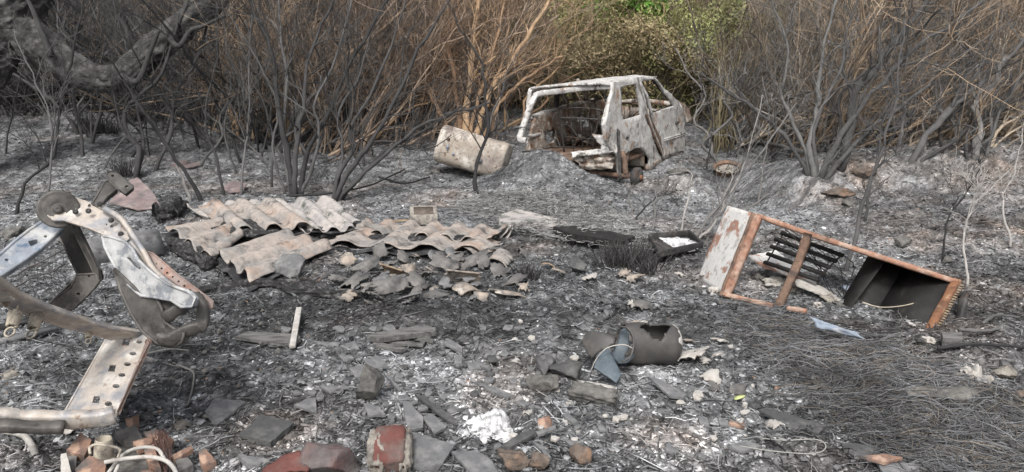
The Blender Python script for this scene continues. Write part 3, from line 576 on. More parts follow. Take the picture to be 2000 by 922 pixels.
for i in range(24):
    x0 = q_.uniform(1400, 1960); y0 = q_.uniform(262, 292); pts = [(x0, y0)]; x, y = x0, y0; ln = q_.uniform(0.5, 1.6)
    for k in range(q_.randint(4, 8)): x += q_.gauss(ln*38, 16); y -= q_.uniform(20, 40); pts.append((x, y))
    traced_shrub('scorched_sapling', 'straw coloured stem leaning right among many in the right thicket', 'sapling', [(q_.uniform(0.010, 0.022), pts)], seed=1150+i, twigs=q_.randint(3, 6), kind='straw', group='straw coloured stems in the right thicket')
# big curved limb
def bark_tube(mb, A, R, sides=20, amp=0.12, seed=3):
    nA = len(A)*3; A = spline(A[::3], nA); R = np.interp(np.linspace(0, 1, nA), np.linspace(0, 1, len(R)), R); sides *= 3; k = len(A); T = nrm(np.gradient(A, axis=0)); ref = np.array([0, 1.0, 0.2]); U = nrm(np.cross(T, ref)); Wv = np.cross(T, U); an = np.arange(sides)*2*PI/sides
    L = np.concatenate([[0], np.cumsum(np.linalg.norm(np.diff(A, axis=0), axis=1))])
    aa, ll = np.meshgrid(an, L); nz = fbm(np.cos(aa)*2.2+ll*1.5, np.sin(aa)*2.2+ll*6, 3, seed)
    rr = R[:, None]*(1+amp*2*nz)+0.022*fbm(aa*7, ll*9, 3, seed+3)+0.012*fbm(aa*16, ll*26, 2, seed+5)
    V = A[:, None]+rr[..., None]*(U[:, None]*np.cos(an)[:, None]+Wv[:, None]*np.sin(an)[:, None]); I = np.arange(k*sides).reshape(k, sides); J = np.roll(I, -1, 1)
    Tr = [(I[e, 0], I[e, j], I[e, j+1]) for e in (0, k-1) for j in range(1, sides-1)]
    mb.add(V.reshape(-1, 3), np.stack([I[:-1], J[:-1], J[1:], I[1:]], -1).reshape(-1, 4), Tr)
root = thing('fallen_tree', 'thick charred limb sagging in a curve over the ash at upper left', 'tree', at(60, 200))
m = MB(); px_ = [(-150, 60), (-60, 40), (20, 50), (75, 85), (130, 128), (185, 152), (235, 150), (275, 118), (330, 72), (390, 20), (450, -40), (500, -90)]
A = spline([P(a, b, 9.6+0.05*i) for i, (a, b) in enumerate(px_)], 120); bark_tube(m, A, np.interp(np.linspace(0, 1, 120), [0, 0.25, 0.5, 0.7, 1], [0.30, 0.26, 0.185, 0.18, 0.19])); m.build('limb', M['bark'], root)
m = MB(); A = spline([P(-60, 330, 9.9), P(-40, 200, 9.8), P(10, 60, 9.7), P(45, -20, 9.7), P(75, -130, 9.8)], 60); bark_tube(m, A, np.interp(np.linspace(0, 1, 60), [0, 0.3, 0.7, 1], [0.20, 0.20, 0.34, 0.32]), 28, 0.2, 9); m.build('trunk', M['bark'], root)
for i, (pts, rad) in enumerate([([(235, 150), (262, 160), (275, 150), (290, 110), (310, 60)], 0.05), ([(330, 75), (350, 90), (372, 60), (400, 50), (440, 30)], 0.04), ([(100, 110), (80, 60), (60, 10), (30, -30)], 0.04)]):
    m = MB(); m.tubes(spline([P(a, b, 9.5-0.03*j) for j, (a, b) in enumerate(pts)], 16), rad*np.linspace(1, 0.5, 16)[None], 8, np.array([[0.05, 0.049, 0.048]])); m.build('branch', M['twig'], root)
# fallen branches on the ground
def lying(name, label, cat, pts, rad, kind='dark', up=0.03, sides=8, mat=None, seed=0, taper=0.6, group=None, noisy=0.3):
    if mat is M['char']:
        A = spline([at(a, b)+np.array([0, 0, up]) for a, b in pts], 40); m = MB(); bark_tube(m, A, rad*np.linspace(1, taper, 40)*(1+0.5*fbm(np.arange(40)*0.35, np.zeros(40), 3, 5)), 10, 0.38, 7); return tag(m.build(name, mat, loc=A[0]), label, cat, group)
    r = np.random.default_rng(seed+500); A = spline([at(a, b)+np.array([0, 0, up]) for a, b in pts], 22); A[1:-1] += r.normal(0, rad*noisy*0.4, (20, 3))
    o = MB().tubes(A, rad*np.linspace(1, taper, 22)[None]*(1+noisy*0.4*r.normal(0, 1, 22)), sides, pcol(kind, 1, r)).build(name, mat or M['twig'], loc=A[0]); return tag(o, label, cat, group)
lying('fallen_log', 'grey weathered log lying on the bank behind the wheel rim', 'log', [(1408, 262), (1440, 285), (1500, 292), (1565, 312)], 0.05, 'grey', 0.1)
lying('fallen_branch', 'charred thin branch lying in front of the left thicket', 'branch', [(450, 268), (540, 285), (640, 290), (720, 275)], 0.025)
lying('fallen_branch', 'charred branch reaching left from the base of the sweeping shrub', 'branch', [(560, 392), (640, 388), (720, 372), (790, 340)], 0.016, up=0.06)
lying('fallen_branch', 'charred branch between the sweeping shrub and the tank', 'branch', [(740, 350), (790, 362), (840, 350)], 0.016)
lying('fallen_branch', 'long stick lying on the ash at the right edge', 'branch', [(1830, 690), (1900, 682), (2010, 688)], 0.012)
lying('fallen_branch', 'pale stick lying beyond the cabinet corner at right', 'branch', [(1870, 652), (1920, 656), (1950, 650)], 0.013, 'grey')
lying('fallen_branch', 'bent stick at the far right near the slope', 'branch', [(1918, 640), (1945, 625), (1990, 628)], 0.012, 'grey')
lying('burnt_log', 'long black charred log in front of the corrugated sheets', 'log', [(385, 580), (440, 570), (520, 560), (600, 575), (690, 580), (740, 572)], 0.042, 'dark', 0.02, mat=M['char'], noisy=0.6)
lying('burnt_log', 'black charred log with a burnt orange end under the left sheets', 'log', [(350, 490), (385, 510), (412, 528)], 0.06, 'dark', 0.05, mat=M['char'], taper=1)
lying('burnt_stump', 'round black charred stump between the pink sheet and the sheets', 'stump', [(305, 432), (330, 425), (352, 408)], 0.10, 'dark', 0.05, mat=M['char'], taper=0.8, noisy=0.5)
# burnt grass tufts
def tuft(label, px, py, rx, h, n, seed, kind='dark'):
    r = np.random.default_rng(seed); c = at(px, py); c[2] = H(c[0], c[1]); st = c+np.stack([r.normal(0, rx*0.5, n), r.normal(0, rx*0.4, n), np.full(n, -0.02)], -1)
    d = np.stack([r.normal(0, 0.28, n), r.normal(0, 0.28, n), np.ones(n)], -1)+(st-c)*2; A = grow(st, d, h*(0.4+0.7*r.random(n)), 5, 0.08, -0.03, r)
    o = MB().tubes(A, 0.0045*(0.5+r.random(n))[:, None]*np.linspace(1, 0.4, 5)[None], 4, pcol(kind, n, r, 0.8)).build('burnt_grass_tuft', M['twig'], loc=c); tag(o, label, 'grass tuft', 'burnt grass tufts')
tuft('wide black burnt grass tuft left of the shallow tray', 1232, 520, 0.20, 0.24, 420, 1); tuft('small black grass tuft below the tray beside the wide one', 1265, 535, 0.06, 0.16, 90, 2)
tuft('black burnt grass tuft right of the tile fragments', 1032, 545, 0.07, 0.15, 110, 3); tuft('black burnt tussock under the curved limb', 200, 258, 0.28, 0.32, 260, 4)
tuft('tall black burnt tussock left of the one under the limb', 168, 262, 0.10, 0.55, 120, 5); tuft('dark burnt tussock at the far left beyond the ash', 55, 190, 0.3, 0.5, 220, 6)
tuft('dark burnt tussock behind the crooked tree', 280, 235, 0.2, 0.5, 140, 7); tuft('small burnt tussock left of the pink sheet', 240, 345, 0.12, 0.35, 120, 8)
tuft('tiny grass tuft on the ash in front of the tile heap', 730, 560, 0.04, 0.08, 50, 9)
# ------------------------------------------------------------------ car wreck
CR = P(1205, 340, 9.14); hd = nrm(P(1333, 290, 11.5)-CR); hd[2] = 0.0; hd = nrm(hd); lt = np.array([-hd[1], hd[0], 0.0]); zz = np.array([0, 0, 1.0])
lt = nrm(P(1015, 270, 9.9)-P(1187, 285, 9.15)); lt[2] = 0; lt = nrm(lt)
root = thing('car_wreck', 'burnt out white hatchback wreck with open tail and no glass, in front of the thicket', 'car', CR+hd*1.2+lt*0.7-zz*0.1)
sp = PL((1205, 250, 9.0), (1335, 250, 11.35), (1205, 340, 9.14))
def dent(s): return lambda p, u, v: 0.035*float(fbm(np.array(u*3.0+s), np.array(v*3.0), 3, 5))+0.014*float(fbm(np.array(u*11.0+s), np.array(v*11.0), 2, 6))
zC = lambda lst, ox=980, oy=120, sc=3.6875: [(ox+a/sc, oy+b/sc) for a, b in lst]
quarter = zC([(800, 150), (985, 112), (1000, 180), (1012, 300), (1050, 440), (1085, 560), (1130, 640), (1150, 690), (1145, 745), (1065, 790), (1060, 700), (1035, 655), (1000, 622), (955, 625), (900, 660), (855, 675), (862, 860), (850, 860), (835, 690), (800, 640), (760, 560), (748, 460), (770, 350), (800, 230)])
hole1 = zC([(862, 190), (968, 158), (985, 260), (1000, 385), (880, 425), (868, 380)])
hole2 = zC(circ(907, 560, 11, 17, 10))
bmobj('rear_quarter_panel', panel(sp, quarter, [hole1, hole2], 0.035, 0.07, dent(1)), M['paint'], root, True)
door = zC([(985, 112), (1055, 108), (1095, 122), (1260, 290), (1300, 345), (1308, 430), (1306, 640), (1155, 700), (1150, 640), (1100, 500), (1060, 360), (1025, 240), (1000, 160)])
dhole = zC([(1003, 145), (1085, 128), (1110, 150), (1228, 318), (1080, 375), (1045, 260)])
dmesh = lambda p, u, v: -0.02+dent(4)(p, u, v)
d_ = bmobj('door', panel(sp, door, [dhole], 0.03, 0.08, dmesh), M['paint'], root, True)
m = MB(); sp2 = lambda x, y: sp(x, y)-sp.n*0.03
for a, b in (((1150, 560), (1305, 515)), ((1150, 572), (1305, 528))): m.tubes(spline([sp2(*q)+0 for q in zC([a, b])], 6), 0.012, 6)
m.build('trim_strip', M['paint'], d_)
m = MB(); m.tubes(spline([sp(*q)+sp.n*0.02 for q in zC([(1090, 125), (1180, 240), (1228, 318), (1080, 372)])], 20), 0.014, 6); m.build('window_frame', M['black'], d_)
m = MB(); m.tubes(spline([sp(*q)-sp.n*0.004 for q in zC([(1062, 360), (1105, 500), (1150, 640), (1157, 696)])], 16), .008, 5); m.tubes(spline([sp(*q)-sp.n*0.004 for q in zC([(1262, 300), (1300, 350), (1308, 430), (1306, 640)])], 16), .006, 5); m.build('door_seam', M['black'], d_)
m = MB(); m.box(sp(*zC([(1250, 440)])[0])-sp.n*.03, hd*.07, zz*.014, sp.n*.012); m.build('door_handle', M['dkmetal'], d_)
bmobj('sill', panel(sp, zC([(1060, 742), (1306, 622), (1310, 655), (1180, 725), (1062, 792)]), (), 0.09, 0.1, dent(8)), M['rustpaint'], root, True)
# door edge gap: dark pillar strip
m = MB(); m.tubes(spline([sp(*q)-sp.n*0.025 for q in zC([(985, 150), (1010, 260), (1035, 370), (1075, 490), (1130, 620), (1152, 690)])], 20), 0.022*np.ones((1, 20))*0.7, 6); m.build('door_edge', M['paint'], root)
bmobj('door_jamb', panel(sp, zC([(1020, 380), (1050, 385), (1150, 590), (1155, 680), (1140, 670), (1080, 540)]), (), 0.012, None, lambda p, u, v: -0.03), M['brnrust'], root)
# roof
RL = P(1036, 174, 10.15); RR = P(1199, 166, 9.12); FR = P(1283, 149.5, 10.5); FL = FR+(RL-RR)*0.95; FL[2] -= 0.02
uu, vv = np.meshgrid(np.linspace(0, 1, 26), np.linspace(0, 1, 22)); Vr = RR*((1-uu)*(1-vv))[..., None]+RL*(uu*(1-vv))[..., None]+FR*((1-uu)*vv)[..., None]+FL*(uu*vv)[..., None]
Vr[..., 2] += 0.05*np.sin(PI*uu)*0.7+0.03*fbm(uu*4, vv*4, 3, 8)-0.02*sst(.5, 1, uu)*sst(.5, 1, vv)
I = np.arange(26*22).reshape(22, 26)
o = MB().add(Vr.reshape(-1, 3), np.stack([I[:-1, :-1], I[:-1, 1:], I[1:, 1:], I[1:, :-1]], -1).reshape(-1, 4)).build('roof', M['paint'], root); solid(o, 0.03, 0)
# rear opening frame
def sec(mb, pts, w1, w2, n=24, axis=None):
    """a bent box-section rail"""
    A = spline(pts, n); T = nrm(np.gradient(A, axis=0)); ax = np.array(axis if axis is not None else hd, float); U = nrm(ax-T*(T@ax)[:, None]); Wv = np.cross(T, U)
    cor = [(-1, -.7), (-.7, -1), (.7, -1), (1, -.7), (1, .7), (.7, 1), (-.7, 1), (-1, .7)]; k = len(cor)
    wv = 1+0.18*fbm(np.arange(n)*0.9, np.arange(n)*0.0, 2, 14)
    V = np.stack([A+U*(c[0]*w1/2*wv)[:, None]+Wv*(c[1]*w2/2*wv)[:, None] for c in cor], 1); I = np.arange(n*k).reshape(n, k); J = np.roll(I, -1, 1)
    T_ = [(I[e, 0], I[e, j], I[e, j+1]) for e in (0, n-1) for j in range(1, k-1)]
    mb.add(V.reshape(-1, 3), np.stack([I[:-1], J[:-1], J[1:], I[1:]], -1).reshape(-1, 4), T_)
m = MB(); sec(m, [P(*zC([(q[0], q[1])])[0], q[2]) for q in ((180, 572, 9.75), (135, 560, 9.8), (145, 500, 9.82), (190, 370, 9.92), (235, 262, 10.0), (275, 232, 10.0), (420, 214, 9.8), (620, 190, 9.5), (800, 180, 9.2))], 0.07, 0.075, 50)
m.build('tail_frame', M['paint'], root)
m = MB(); sec(m, [P(*zC([(q[0], q[1])])[0], q[2]) for q in ((775, 545, 9.1), (750, 450, 9.12), (775, 340, 9.12), (815, 215, 9.14), (850, 160, 9.16))], 0.09, 0.10, 30); m.build('rear_pillar', M['paint'], root)
m = MB(); sec(m, [P(*zC([(q[0], q[1])])[0], q[2]) for q in ((190, 330, 10.2), (200, 260, 10.22), (212, 205, 10.25), (260, 195, 10.2), (420, 182, 10.0))], 0.05, 0.06, 20); m.build('roof_edge', M['paint'], root)
# left hand side of the shell seen from inside
LO = lt*1.42
def lp(L, z): return CR+LO+hd*L+zz*z
def lpx(L, z):
    q = lp(L, z)-CAM; c = np.dot(q, FW); return 1000+F*np.dot(q, RT)/c, 461-F*np.dot(q, UP)/c
class LPL:
    n = np.cross(hd, zz)*1.0
    def __call__(s, L, z): return lp(L, z)
lpl = LPL(); lpl.n = -lt if False else lt
def lpanel(name, outer, holes, mat, thick=0.04): bmobj(name, panel(lpl, outer, holes, thick, 0.1, dent(12)), mat, root, True)
lpanel('inner_side_panel', [(0.1, 0.15), (2.8, 0.05), (2.85, 0.75), (2.2, 0.73), (0.25, 0.62)], [[(1.45, 0.35), (1.9, 0.35), (1.9, 0.6), (1.45, 0.6)], circ(1.2, 0.45, 0.07, 0.06, 10), [(2.1, 0.3), (2.5, 0.3), (2.45, 0.5), (2.15, 0.5)], circ(0.7, 0.3, 0.16, 0.1, 10)], M['rustpaint'])
m = MB(); sec(m, [lp(0.95, 0.25), lp(1.0, 0.7), lp(1.0, 1.03)], 0.11, 0.05, 12); m.build('side_pillar', M['dkmetal'], root)
m = MB(); sec(m, [lp(2.2, 0.70), lp(1.95, 0.9), lp(1.72, 1.05)], 0.07, 0.05, 12); m.build('windscreen_pillar', M['rustpaint'], root)
m = MB(); sec(m, [lp(0.2, 0.62), lp(1.2, 0.68), lp(2.3, 0.72)], 0.05, 0.07, 12, zz); m.build('window_ledge', M['paint'], root)
m = MB(); sec(m, [lp(0.1, 0.35), lp(1.0, 0.4), lp(1.7, 0.42)], 0.05, 0.08, 12, zz); m.build('side_beam', M['paint'], root)
# floor, dashboard, seat frames, clutter
f0 = CR+zz*0.12
V_ = [f0+lt*0.03, f0+lt*1.38, f0+lt*1.38+hd*2.9, f0+lt*0.03+hd*2.9]
o = MB().add(V_, [(0, 1, 2, 3)]).build('floor_pan', M['brnrust'], root); solid(o, 0.04, 0)
m = MB()
m.tubes(spline([CR+hd*2.45+lt*0.05+zz*0.70, CR+hd*2.5+lt*0.7+zz*0.72, CR+hd*2.45+lt*1.4+zz*0.62], 14), 0.04, 10)
m.box(CR+hd*2.5+lt*0.5+zz*0.52, hd*0.12, lt*0.28, zz*0.10); m.box(CR+hd*2.55+lt*1.05+zz*0.50, hd*0.10, lt*0.2, zz*0.13); m.build('dashboard_beam', M['rustpaint'], root, False)
m = MB(); m.tubes(spline([CR+hd*2.3+lt*1.05+zz*0.8+0.15*(np.cos(t)*lt+np.sin(t)*zz*0.9) for t in np.linspace(0, 2*PI, 14)], 30), 0.012, 6); m.build('steering_wheel', M['dkmetal'], root)
def hoop(nm, L, s, wd, h0, h1, mat):
    m = MB(); b = CR+hd*L+lt*s
    m.tubes(spline([b+zz*h0, b+zz*(h1-0.06)-hd*0.1, b+lt*0.06+zz*h1-hd*0.12, b+lt*(wd-0.06)+zz*h1-hd*0.12, b+lt*wd+zz*(h1-0.06)-hd*0.1, b+lt*wd+zz*h0], 34), 0.014, 6)
    m.tubes(spline([b+lt*0.02+zz*(h0+0.2), b+lt*wd+zz*(h0+0.2)], 5), 0.009, 5); m.tubes(spline([b+lt*0.12+zz*(h1-0.02)-hd*0.12, b+lt*0.12+zz*(h1+0.13)-hd*0.14, b+lt*(wd-0.12)+zz*(h1+0.13)-hd*0.14, b+lt*(wd-0.12)+zz*(h1-0.02)-hd*0.12], 12), 0.007, 5)
    for k in range(4): m.tubes(spline([b+lt*(wd*(k+1)/5)+zz*h0, b+lt*(wd*(k+1)/5)+zz*(h1-0.05)-hd*0.1], 5), 0.005, 5)
    m.build(nm, mat, root)
hoop('seat_frame', 1.25, 0.12, 0.45, 0.15, 0.78, M['brnrust']); hoop('seat_frame', 1.25, 0.85, 0.45, 0.15, 0.80, M['brnrust']); hoop('rear_seat_frame', 0.45, 0.25, 0.75, 0.15, 0.62, M['dkmetal'])
m = MB(); r = np.random.default_rng(4)
for k in range(46):
    c = CR+hd*r.uniform(0.9, 2.5)+lt*r.uniform(0.1, 1.3)+zz*r.uniform(0.18, 0.40); q = r.normal(0, 1, (3, 3)); q = nrm(q)*r.uniform(0.02, 0.11, (3, 1)); m.box(c, q[0], q[1], q[2]*0.4)
m.build('interior_wreckage', M['rustpaint'], root, False)
m = MB()
for k in range(26):
    c = CR+hd*r.uniform(0.3, 2.5)+lt*r.uniform(0.1, 1.3)+zz*0.2; d = r.normal(0, 0.16, (4, 3)); d[:, 2] = abs(d[:, 2]); m.tubes(spline([c, c+d[0], c+d[0]+d[1], c+d[0]+d[1]+d[2]*[1, 1, -1]], 14), r.uniform(0.004, 0.012), 5)
m.build('cables', M['dkmetal'], root)
# crumpled tail apron, wheel arch, drum, axle, bonnet, bumper
def crumple(name, quadpts, mat, nx, ny, amp, fs, seed, th=0.012, parent=None, fold=0):
    a, b, c, d = [np.asarray(q, float) for q in quadpts]; u, v = np.meshgrid(np.linspace(0, 1, nx), np.linspace(0, 1, ny))
    V = a*((1-u)*(1-v))[..., None]+b*(u*(1-v))[..., None]+c*(u*v)[..., None]+d*((1-u)*v)[..., None]; n = nrm(np.cross(b-a, d-a)); dd = amp*(fbm(u*fs+seed, v*fs, 3, seed))*2
    if fold: dd = dd+fold*np.abs(((v*3+0.4*fbm(u*3, v, 2, seed)) % 1)-0.5)
    V = V+n*dd[..., None]+(b-a)*(0.05*fbm(v*6+seed, u*0, 2, 3))[..., None]*(u[..., None]-0.5)*2+(d-a)*(0.09*fbm(u*7+seed, v*0, 3, 4))[..., None]*(v[..., None]-0.5)*2
    I = np.arange(nx*ny).reshape(ny, nx); o = MB().add(V.reshape(-1, 3), np.stack([I[:-1, :-1], I[:-1, 1:], I[1:, 1:], I[1:, :-1]], -1).reshape(-1, 4)).build(name, mat, parent, loc=None if parent is not None else (a+b+c+d)/4); solid(o, th, 0); return o
pz = lambda x, y, d: P(*zC([(x, y)])[0], d)
crumple('tail_apron', [pz(495, 650, 9.35), pz(800, 640, 9.0), pz(800, 770, 9.0), pz(560, 770, 9.25)], M['rustpaint'], 34, 20, 0.035, 5, 3, 0.015, root, 0.10)
crumple('tail_apron_lip', [pz(500, 655, 9.3), pz(790, 625, 9.0), pz(800, 655, 8.95), pz(505, 690, 9.25)], M['paint'], 24, 6, 0.02, 6, 5, 0.015, root)
crumple('boot_floor_edge', [pz(660, 530, 9.4), pz(800, 520, 9.05), pz(830, 660, 9.0), pz(720, 640, 9.2)], M['paint'], 16, 16, 0.04, 3, 7, 0.012, root, 0.03)
crumple('torn_strip', [pz(825, 480, 8.95), pz(850, 500, 8.93), pz(860, 850, 8.96), pz(845, 850, 8.98)], M['dkmetal'], 4, 16, 0.015, 3, 9, 0.01, root)
# wheel arch liner
wc = (sp(*zC([(975, 760)])[0])); hdv = hd
vs = []; na = 18
for i in range(na):
    t = PI*1.05*(i/(na-1))-0.05
    for j in range(5): vs.append(wc-hdv*0.34*math.cos(t)+zz*0.36*math.sin(t)+(-sp.n if np.dot(sp.n, lt) < 0 else sp.n)*(0.02+0.06*j)*1.0)
I = np.arange(na*5).reshape(na, 5); o = MB().add(np.array(vs), np.stack([I[:-1, :-1], I[:-1, 1:], I[1:, 1:], I[1:, :-1]], -1).reshape(-1, 4)).build('wheel_arch', M['rustpaint'], root); solid(o, 0.012, 0)
inn = lt*0.28
crumple('arch_liner', [wc-hd*0.3+inn+zz*0.32, wc+hd*0.36+inn+zz*0.3, wc+hd*0.34+inn-zz*0.05, wc-hd*0.30+inn+zz*0.02], M['paint'], 14, 12, 0.03, 3, 13, 0.012, root)
def lathe(mb, c, ax, prof, n=28, u0=None):
    ax = nrm(np.asarray(ax, float)); u = np.cross(ax, [0.3, 0.1, 1.0]); u /= np.linalg.norm(u); v = np.cross(ax, u); an = np.arange(n)*2*PI/n; k = len(prof)
    V = np.array([[np.asarray(c)+ax*p[0]+p[1]*(u*math.cos(t)+v*math.sin(t)) for t in an] for p in prof]); I = np.arange(k*n).reshape(k, n); J = np.roll(I, -1, 1)
    mb.add(V.reshape(-1, 3), np.stack([I[:-1], J[:-1], J[1:], I[1:]], -1).reshape(-1, 4)); return mb
dc = pz(985, 835, 9.0)+lt*0.05
hb = lathe(MB(), dc-lt*0.08, lt, [(0, 0.001), (0, 0.05), (0.012, 0.055), (0.012, 0.10), (0.03, 0.125), (0.05, 0.118), (0.06, 0.125), (0.085, 0.12), (0.09, 0.08), (0.09, 0.001)]).build('brake_drum', M['dkmetal'], root)
lathe(MB(), dc-lt*0.10, lt, [(0, 0.001), (0, 0.03), (0.03, 0.034), (0.03, 0.001)], 12).build('hub', M['rust'], hb)
m = MB(); m.tubes(spline([pz(870, 650, 9.15), pz(885, 740, 9.12), pz(895, 820, 9.1)], 8), 0.035, 10); m.tubes(spline([dc, dc+lt*1.3], 6), 0.03, 8); m.tubes(spline([pz(895, 820, 9.12), pz(985, 840, 9.1)], 6), 0.03, 8); m.build('axle', M['brnrust'], root)
bnq = [pz(1255, 285, 11.3), pz(1340, 320, 11.75), pz(1345, 440, 11.75), pz(1305, 430, 11.4)]
u, v = np.meshgrid(np.linspace(0, 1, 12), np.linspace(0, 1, 12)); ctr = pz(1312, 365, 11.5); ang = np.linspace(-2.2, 1.5, 22); ring = []
outl = [(1255, 290), (1290, 296), (1325, 316), (1352, 345), (1372, 378), (1374, 398), (1355, 428), (1330, 442), (1308, 440), (1300, 380)]
bmobj('crumpled_bonnet', panel(PL((1320, 210, 11.3), (1352, 215, 12.0), (1335, 240, 11.5)), zC(outl), (), 0.03, 0.06, lambda p, a, b: 0.09*float(fbm(np.array(a*4), np.array(b*4), 3, 3))), M['rustpaint'], root, True)
m = MB(); lathe(m, CR+hd*2.75+lt*0.12+zz*0.02, lt, [(0, 0.001), (0, 0.11), (0.07, 0.13), (0.10, 0.11), (0.10, 0.001)]); m.build('front_hub', M['black'], root)
# ------------------------------------------------------------------ wheel rim near the ditch
c = at(1420, 338)+np.array([0, 0, 0.02]); ax = nrm(np.array([-0.12, -0.35, 1.0])); root = thing('wheel_rim', 'bare grey steel wheel rim lying in the ditch right of the car', 'wheel rim', c)
lathe(MB(), c-ax*0.09, ax, [(0, 0.175), (0.01, 0.19), (0.03, 0.165), (0.10, 0.16), (0.15, 0.175), (0.17, 0.195), (0.165, 0.185), (0.14, 0.16)], 36).build('rim', M['brnrust'], root)
lathe(MB(), c+ax*0.02, ax, [(0.0, 0.16), (0.02, 0.13), (0.045, 0.09), (0.03, 0.07), (0.03, 0.035), (0.0, 0.03)], 36).build('disc', M['mortar'], root)
m = MB(); u = nrm(np.cross(ax, [0, 1, 0])); v = np.cross(ax, u)
for k in range(12):
    t = k*PI/6; q = c+ax*0.052+0.115*(u*math.cos(t)+v*math.sin(t)); lathe(m, q-ax*0.006, ax, [(0, 0.001), (0, 0.016), (0.006, 0.016), (0.006, 0.001)], 8)
m.build('vent_holes', M['black'], root)
# ------------------------------------------------------------------ cream tank
a = P(866, 292, 8.55); b = P(984, 324, 7.95); ax = nrm(b-a)
tt_ = at(910, 350); L = np.linalg.norm(b-a); R0 = 0.255
a = np.array(a); R0 = 0.285; dd_ = [q for q in np.linspace(7.5, 10.5, 600) if P(925, 299, q)[2]-float(H(*P(925, 299, q)[:2])) < R0-0.01]; ctr = P(925, 299, dd_[0]); hl = 0.47; print('tank depth', dd_[0])
dv = (P(984, 318, dd_[0]-0.06)-P(866, 282, dd_[0]+0.06)); dv = nrm(dv)
prof = [(-hl, 0.001), (-hl, R0-0.03), (-hl+0.008, R0-0.008), (-hl+0.03, R0), (-hl+0.10, R0), (-hl+0.104, R0-0.004), (-hl+0.108, R0)]+[(-hl+0.108+(2*hl-0.26)*k/14, R0) for k in range(1, 14)]+[(hl-0.155, R0), (hl-0.15, R0+0.003), (hl-0.145, R0), (hl-0.04, R0-0.001), (hl-0.018, R0-0.006), (hl-0.004, R0-0.022), (hl, R0-0.05), (hl+0.01, 0.001)]
mb = lathe(MB(), ctr, dv, prof, 48); V = np.concatenate(mb.v); q = V-ctr; ax_r = q-np.outer(q@dv, dv); f_ = nrm(CAM-ctr-dv*np.dot(CAM-ctr, dv)); s_ = np.cross(dv, f_); rl = np.linalg.norm(ax_r, axis=1)+1e-9; cf = np.abs(ax_r@f_)/rl; sf = np.abs(ax_r@s_)/rl; V = ctr+np.outer(q@dv, dv)+ax_r*((cf**4.0+sf**4.0)**(-1/4.0)*0.90)[:, None]; q = V-ctr; V2 = V-nrm(q-np.outer(q@dv, dv))*(0.012*fbm((q@dv)*5, q[:, 0]*4+q[:, 2]*3, 3, 4))[:, None]
dnt = ctr+dv*(-hl+0.2); dl = np.linalg.norm(V2-(P(879, 282, 8.3)), axis=1); V2 = V2+np.array([0, 0.03, 0])*np.exp(-(dl/0.08)**2)[:, None]; mb.v = [V2]
root = thing('water_tank', 'cream scorched cylindrical water tank lying on the ash left of the car', 'tank', (ctr[0], ctr[1], ctr[2]-R0))
mb.build('shell', M['tank'], root)
up_ = nrm(np.cross(dv, [1, 0, 0])); 
if up_[2] < 0: up_ = -up_
fr = nrm(CAM-ctr-dv*np.dot(CAM-ctr, dv)); sd_ = np.cross(dv, fr)
def tankpatch(name, t, ang, pts, mat, h=0.004):
    V = []; 
    for (x, y) in pts:
        a_ = ang+y/R0; V.append(ctr+dv*(t+x)+(fr*math.cos(a_)+sd_*math.sin(a_))*(R0+h))
    m_ = MB(); n_ = len(V); V.append(sum(V)/n_+fr*0.002); m_.add(np.array(V), None, [(i, (i+1) % n_, n_) for i in range(n_)]); o = m_.build(name, mat, root, False); solid(o, 0.003, 0)
tankpatch('paint_chip', 0.17, 0.25, [(0, -0.04), (0.045, -0.01), (0.02, 0.035), (-0.02, 0.04), (-0.045, 0)], M['slate'])
tankpatch('paint_chip', -0.30, 0.05, [(0, -0.03), (0.02, -0.01), (0.015, 0.035), (-0.02, 0.03)], M['blue'])
tankpatch('paint_chip', -0.20, 0.30, [(0, -0.02), (0.02, -0.01), (0.01, 0.025), (-0.02, 0.02)], M['blue'])
lathe(MB(), ctr+dv*(-hl+0.15)+(fr*math.cos(0.3)-sd_*math.sin(0.3))*(R0-0.012), fr, [(0, 0.02), (0.012, 0.022), (0.02, 0.015), (0.02, 0.001)], 12).build('fitting', M['brnrust'], root)
